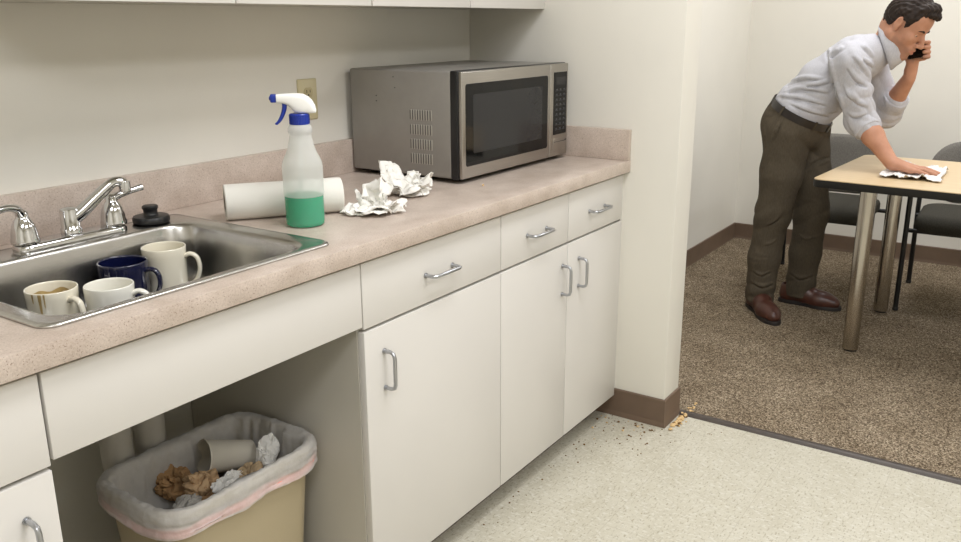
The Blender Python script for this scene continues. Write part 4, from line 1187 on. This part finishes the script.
    def folds(x, y, z):
        below = ((y + .794) * -.444 + (z - .944) * .896)          # height above the belt
        damp = np.clip((below - .02) / .05, 0, 1)
        rdg = lambda ph: (1 - 2 * np.abs(np.sin(ph))) 
        w = .8 * np.sin(x * 13 + 2) + .7 * np.sin(y * 17 - z * 9)
        a = .0014 * rdg(17 * (z + .75 * y) + 6 * x + w) + .0012 * rdg(38 * (z * .5 - y) + 9 * x + 1.7 * w)
        dR = np.exp(-((x - elR[0]) ** 2 + (y - elR[1]) ** 2 + (z - elR[2] - .03) ** 2) / .008); dL = np.exp(-((x - elL[0]) ** 2 + (y - elL[1]) ** 2 + (z - elL[2]) ** 2) / .010)
        a += .0036 * (dR + dL) * rdg(48 * (z - .35 * y) + 3 * np.sin(24 * x) + w)
        a += .0055 * np.exp(-(((y + 1.055) ** 2 + (z - 1.075) ** 2 + (x - 1.36) ** 2) / .010)) * rdg(42 * z + 34 * y + w)
        a += .0040 * np.exp(-((below - .055) / .04) ** 2) * rdg(30 * x + 26 * y - 14 * z + w)
        return a * damp
    S.ripple(folds)
    eye_ = V(-2.60664, -1.78945, 1.34645); ex_, ey_, ez_ = V(.55568769, -.8313768, -.00487901), V(.23302414, .15011343, .96081513), V(.79806701, .53505006, -.27714705)
    def on_cloth(F, p):
        # the point of the garment surface that a photographed crease runs over
        d_ = ez_ + ex_ * (p[0] - 480.5) / 863.819 - ey_ * (p[1] - 271) / 863.819; d_ /= np.linalg.norm(d_)
        for s_ in np.arange(3.2, 4.9, .0025):
            i_ = np.round((eye_ + d_ * s_ - F.lo) / F.h).astype(int)
            if (i_ >= 0).all() and (i_ < F.n).all() and F.d[tuple(i_)] < 0: return eye_ + d_ * s_
        return None
    def creases(F, lines, k0):
        todo = []
        for pts, w_ in lines:
            P2 = [np.array((p.x, p.y)) for p in bez([Vector((a, b, 0)) for a, b in pts], 6)]
            for sh_, cut in ((0., True), (w_ * 480, False)):
                q_ = []
                for i in range(len(P2)):
                    tn = P2[min(i + 1, len(P2) - 1)] - P2[max(i - 1, 0)]; tn = tn / (np.linalg.norm(tn) + 1e-9); nn = np.array((tn[1], -tn[0]))
                    s3 = on_cloth(F, P2[i] + nn * sh_)
                    if s3 is not None: q_.append((i / (len(P2) - 1), s3))
                todo.append((q_, w_, cut))
        for q_, w_, cut in todo:
            for (f0, a), (f1, b) in zip(q_, q_[1:]):
                if np.linalg.norm(a - b) > .06: continue
                t0, t1 = (max(.15, math.sin(PI * min(1, max(0, f)))) ** .7 for f in (f0, f1))
                if cut: F.cone(a - ez_ * .001, b - ez_ * .001, w_ * t0, w_ * t1, k0, None, True)
                else: F.cone(a + ez_ * w_ * .55, b + ez_ * w_ * .55, w_ * t0, w_ * t1, k0 * 1.4)
    cp = lambda *l: [(775 + x / 4.518, 20 + y / 4.518) for x, y in l]
    creases(S, [(cp((230, 118), (238, 185), (258, 265), (284, 350), (302, 425)), .0075), (cp((40, 300), (130, 272), (212, 276)), .006), (cp((52, 336), (130, 318), (235, 336)), .0065),
                (cp((24, 352), (120, 362), (225, 390)), .006), (cp((70, 385), (150, 415), (240, 440)), .005), (cp((140, 302), (200, 296), (246, 286)), .005), (cp((90, 248), (104, 225), (125, 204)), .004),
                (cp((252, 175), (280, 150), (312, 132)), .005), (cp((388, 120), (412, 142), (436, 172)), .005), (cp((352, 172), (385, 210), (420, 262)), .0065), (cp((322, 222), (365, 275), (414, 306)), .007),
                (cp((330, 325), (368, 375), (412, 398)), .0065), (cp((308, 300), (325, 335), (345, 362)), .005), (cp((398, 182), (420, 198), (440, 214)), .004), (cp((335, 430), (370, 440), (420, 425)), .005)], .008)
    sh = part('shirt', S, M['shirt'], 1)
    # rolled cuffs
    for el, f_, d_, r_ in ((elR, fR, .024, .0585), (elL, fL, .084, .0565)):
        prof = []
        a = Vector(f_); R3 = a.to_track_quat('Z', 'Y').to_matrix(); c = Vector(el + f_ * d_ + (V(0, .003, 0) if el is elR else 0))
        rings = []
        for zz, rr in ((.030, .044), (.0315, r_ - .004), (.030, r_ - .001), (.024, r_ + .001), (.012, r_ + .0015), (.0, r_ + .0025), (-.006, r_ + .001), (-.008, r_ - .006)):
            rings.append([c + R3 @ Vector(((rr + .0018 * math.sin(5 * q_ + zz * 90)) * math.cos(q_), (rr + .0018 * math.sin(4 * q_ + 1)) * math.sin(q_), zz + .003 * math.sin(2 * q_ + 1))) for q_ in np.linspace(0, 2 * PI, 40, endpoint=False)])
        MB().rings(rings).build('rolled_cuff', M['shirt'], sh, root, 180)
    # collar: a standing band folded over into two leaves
    cn = V(0, -.90, .44); cn /= np.linalg.norm(cn); cx = V(1, 0, 0); cy = np.cross(cn, cx)      # cy points to the back of the neck / up
    if cy[2] < 0: cy = -cy
    cc = neck + cn * .032
    rings = []
    for off_, rx, ry, spread in ((-.040, .068, .078, 0), (-.010, .0635, .0725, 0), (.010, .0615, .0695, 0), (.0155, .063, .0710, 0), (.0155, .0665, .075, 0), (.008, .071, .080, .001), (-.012, .0775, .087, .004), (-.032, .085, .096, .008)):
        ring = []
        for k in range(49):
            a = math.radians(-90 + 9 + (360 - 18) * k / 48)       # opening at the throat
            fr_ = max(0, -math.sin(a)) ** 3
            p = cc + cx * rx * math.cos(a) + cy * ry * math.sin(a) + cn * (off_ - spread * 1.7 * fr_ - .004 * max(0, -math.sin(a)))
            ring.append(Vector(p))
        rings.append(ring)
    col = MB().rings(rings, False).build('collar', M['shirt'], sh, root, 180)
    sd = col.modifiers.new('thickness', 'SOLIDIFY'); sd.thickness = .003; sd.offset = 0
    # ---------------- trousers
    P = Field((1.26, -1.00, .025), (1.80, -.56, 1.04), .0036)
    P.cone((1.5, -.775, .885), (1.5, -.792, .940), .132, .134, .03, sq)
    P.ell((1.452, -.735, .895), (.085, .100, .105), .04); P.ell((1.560, -.745, .895), (.085, .095, .105), .04)
    P.chain([hiR, hiR * .5 + knR * .5 + V(0, -.004, 0), knR, knR * .5 + anR * .5 + V(0, .008, 0), anR + V(0, 0, -.0)], [.102, .090, .077, .070, .066], .03)
    P.chain([hiL, hiL * .5 + knL * .5, knL, knL * .5 + anL * .5, anL], [.102, .090, .076, .070, .068], .03)
    bn = V(0, -.444, .896)
    P.plane(V(1.5, -.794, .952), bn)
    P.plane(V(1.5, -.75, .050), V(0, .06, -1))
    def tf(x, y, z):
        rdg = lambda ph: (1 - 2 * np.abs(np.sin(ph)))
        w = .8 * np.sin(9 * y + 5 * x) + .5 * np.sin(13 * x - 7 * z)
        a = .0012 * rdg(9 * z + 15 * x + 2 * w)
        a += .0030 * np.exp(-((z - .47) / .08) ** 2) * rdg(34 * (z + .5 * y) + w) + .0034 * np.exp(-((z - .11) / .045) ** 2) * rdg(44 * z + 12 * y + 8 * x + w)
        a += .0040 * np.exp(-((z - .78) / .09) ** 2) * np.exp(-((y + .87) / .07) ** 2) * rdg(36 * (z * .8 - y) + w)
        a += .0022 * np.exp(-((z - .74) / .10) ** 2) * np.exp(-((y + .66) / .06) ** 2) * rdg(32 * (z + .6 * y) + w)
        return a
    P.ripple(tf)
    creases(P, [([(774, 141), (777, 132.5), (780.5, 124)], .0035), ([(829, 157), (817, 162), (804, 171)], .006), ([(768, 226), (776, 221), (783, 214)], .003), ([(764, 246), (771, 244), (777, 240)], .0025),
                ([(751, 283), (762, 288), (773, 285)], .005), ([(753, 272), (761, 276), (770, 273)], .004), ([(790, 274), (800, 280), (812, 277)], .005), ([(799, 236), (806, 240), (815, 238)], .0028),
                ([(763, 128), (764, 150), (760, 175)], .003)], .007)
    tr = part('trousers', P, M['trouser'], 1)
    # slanted pocket opening with a welt
    # ---------------- belt
    bc = V(1.5, -.7945, .944); ax = V(1, 0, 0); ay = np.cross(bn, ax)
    def belt_ring(w0, w1, ex, n=72, a0=0, a1=2 * PI, cl=True):
        rings = []
        for off_, e_ in ((w0, ex - .003), (w0, ex), (w1, ex), (w1, ex - .003)):
            rings.append([Vector(bc + ax * (.1735 + e_) * math.cos(a) + ay * (.1325 + e_) * math.sin(a) + bn * off_) for a in np.linspace(a0, a1, n, endpoint=not cl)])
        return rings
    be = MB().rings(belt_ring(-.017, .017, .0085), True, loop=True).build('belt', M['belt'], t, root, 60)
    a0 = math.atan2((V(0, -1, 0) @ ay), 0)
    ang = -PI / 2 if (ay @ V(0, 1, 0)) > 0 else PI / 2
    MB().rings(belt_ring(-.020, .020, .0120, 8, ang - .11, ang + .11, False), False, loop=True).build('buckle', M['buckle'], be, root, 40)
    for da in (-2.6, -1.9, -.75, .75, 1.9, 2.6):
        MB().rings(belt_ring(-.023, .021, .0105, 4, ang + da - .03, ang + da + .03, False), False, loop=True).build('belt_loop', M['trouser'], tr, root, 40)
    # ---------------- shoes
    for heel, toe, an in ((V(1.488, -.645, 0), V(1.238, -.836, 0), anR), (V(1.640, -.742, 0), V(1.622, -1.035, 0), anL)):
        d = toe - heel; Ln = np.linalg.norm(d); d /= Ln; s = V(-d[1], d[0], 0); g = .004
        at = lambda f, w, z: heel + d * f * Ln + s * w + V(0, 0, g + z)
        F = Field(np.minimum(heel, toe) + V(-.08, -.08, 0), np.maximum(heel, toe) + V(.08, .08, .14), .003)
        F.chain([at(.13, 0, .044), at(.13, 0, .075)], [.038, .036], .02)
        F.chain([at(.14, 0, .040), at(.45, 0, .043), at(.70, 0, .036), at(.875, 0, .030)], [.037, .040, .041, .031], .02)
        F.chain([at(.20, 0, .075), at(.45, 0, .062), at(.62, 0, .046)], [.036, .034, .030], .02)
        F.chain([at(.62, -.010, .028), at(.78, .008, .028)], [.040, .038], .02)
        F.plane(at(0, 0, .016), V(0, 0, -1))
        F.cone(at(.14, 0, .10), at(.20, 0, .16), .031, .031, .004, None, True)
        so = part('shoe', F, M['shoe'], 1)
        MB().tube([Vector(at(f_, w_, z_)) for f_, w_, z_ in ((.50, -.043, .044), (.47, -.028, .080), (.46, 0, .0985), (.47, .028, .080), (.50, .043, .044))], .0055, 10, flat=.5).build('vamp_strap', M['shoe'], so, root, 180)
        # sole outline
        o_ = [(-.005, 0), (.0, .022), (.06, .035), (.20, .038), (.42, .036), (.62, .046), (.78, .046), (.92, .034), (1.0, .012)]
        o_ = o_ + [(1.0, -.012)] + [(f_, -w_) for f_, w_ in o_[-2:0:-1]] 
        cur = [Vector((f_, w_, 0)) for f_, w_ in o_]; cur = cur + [cur[0]]
        cr_ = [(p.x, p.y) for p in bez(cur, 6)[:-1]]
        MB().rings([[Vector(at(f_, w_, .0)) for f_, w_ in cr_], [Vector(at(f_, w_, .012)) for f_, w_ in cr_], [Vector(at(.5 + (f_ - .5) * .985, w_ * .95, .018)) for f_, w_ in cr_]], True, True, True).build('sole', M['sole'], so, root, 50)
        cl_ = [(f_, w_) for f_, w_ in cr_ if f_ < .30]
    # ---------------- the phone in the left hand
    pc = (pe + pt_) / 2; hl = np.linalg.norm(pt_ - pe) / 2 + .004
    ph = thing('mobile_phone', 'black mobile phone held to the cheek of the standing person', 'phone', tuple(pc))
    def slab(hw, hl_, z0, z1, r): return [[Vector(e * p[0] + L * p[1] + out * p[2]) for p in rrect(-hw, hw, -hl_, hl_, r, z, 6)] for z in (z0, z1)]
    MB().rings(slab(.034, hl, -.0036, .0036, .009), True, True, True).build('phone_rim', M['phonerim'], ph, smooth=40)
    MB().rings(slab(.0338, hl - .0004, -.0046, -.0036, .009), True, True, True).build('screen', M['phone'], ph, smooth=40)
    MB().rings(slab(.0338, hl - .0004, .0036, .0046, .009), True, True, True).build('back_cover', M['phone'], ph, smooth=40)
person()


# ================================================================== LIGHT
def area(name, loc, sx, sy, power, col=(.965, .97, 1), rot=(0, 0, 0)):
    l = bpy.data.lights.new(name, 'AREA'); l.shape = 'RECTANGLE'; l.size = sx; l.size_y = sy; l.energy = power; l.color = col
    o = bpy.data.objects.new(name, l); COL.objects.link(o); o.location = loc; o.rotation_euler = rot
    return o
area('ceiling_lamp_and_fill_kitchen', (-1.15, -1.45, CZ - .01), 1.2, .6, 37)
area('ceiling_lamp_and_fill_kitchen', (-1.5, -3.3, CZ - .01), 1.2, .6, 40)  # added unseen fill, brightens the back wall below the wall cabinets
area('ceiling_lamp_and_fill_kitchen', (-3.3, -2.3, CZ - .01), 1.2, .6, 40)
area('ceiling_lamp_meeting', (1.6, -1.2, CZ - .01), 1.8, .6, 39)
area('ceiling_lamp_meeting', (1.6, -3.0, CZ - .01), 1.8, .6, 39)
w = bpy.data.worlds.new('world'); SC.world = w; w.use_nodes = True
w.node_tree.nodes['Background'].inputs[0].default_value = (.9, .9, .85, 1); w.node_tree.nodes['Background'].inputs[1].default_value = .05

# ================================================================== CAMERA
cam = bpy.data.cameras.new('camera'); co = bpy.data.objects.new('camera', cam); COL.objects.link(co)
cam.sensor_fit = 'HORIZONTAL'; cam.sensor_width = 36; cam.lens = 863.819 / 961 * 36
r_, u_, f_ = Vector((.55568769, -.8313768, -.00487901)), Vector((.23302414, .15011343, .96081513)), Vector((.79806701, .53505006, -.27714705))
mw = Matrix((r_, u_, -f_)).transposed().to_4x4(); mw.translation = (-2.60664, -1.78945, 1.34645)
co.matrix_world = mw; cam.clip_start = .05
SC.camera = co
vs = SC.view_settings; vs.view_transform = 'Standard'; vs.look = 'None'; vs.gamma = 1; vs.use_curve_mapping = False; vs.exposure = -.16
SC.cycles.max_bounces = 10; SC.cycles.diffuse_bounces = 6; SC.cycles.transparent_max_bounces = 16
SC.cycles.caustics_reflective = False; SC.cycles.caustics_refractive = False
SC.cycles.sample_clamp_indirect = 6
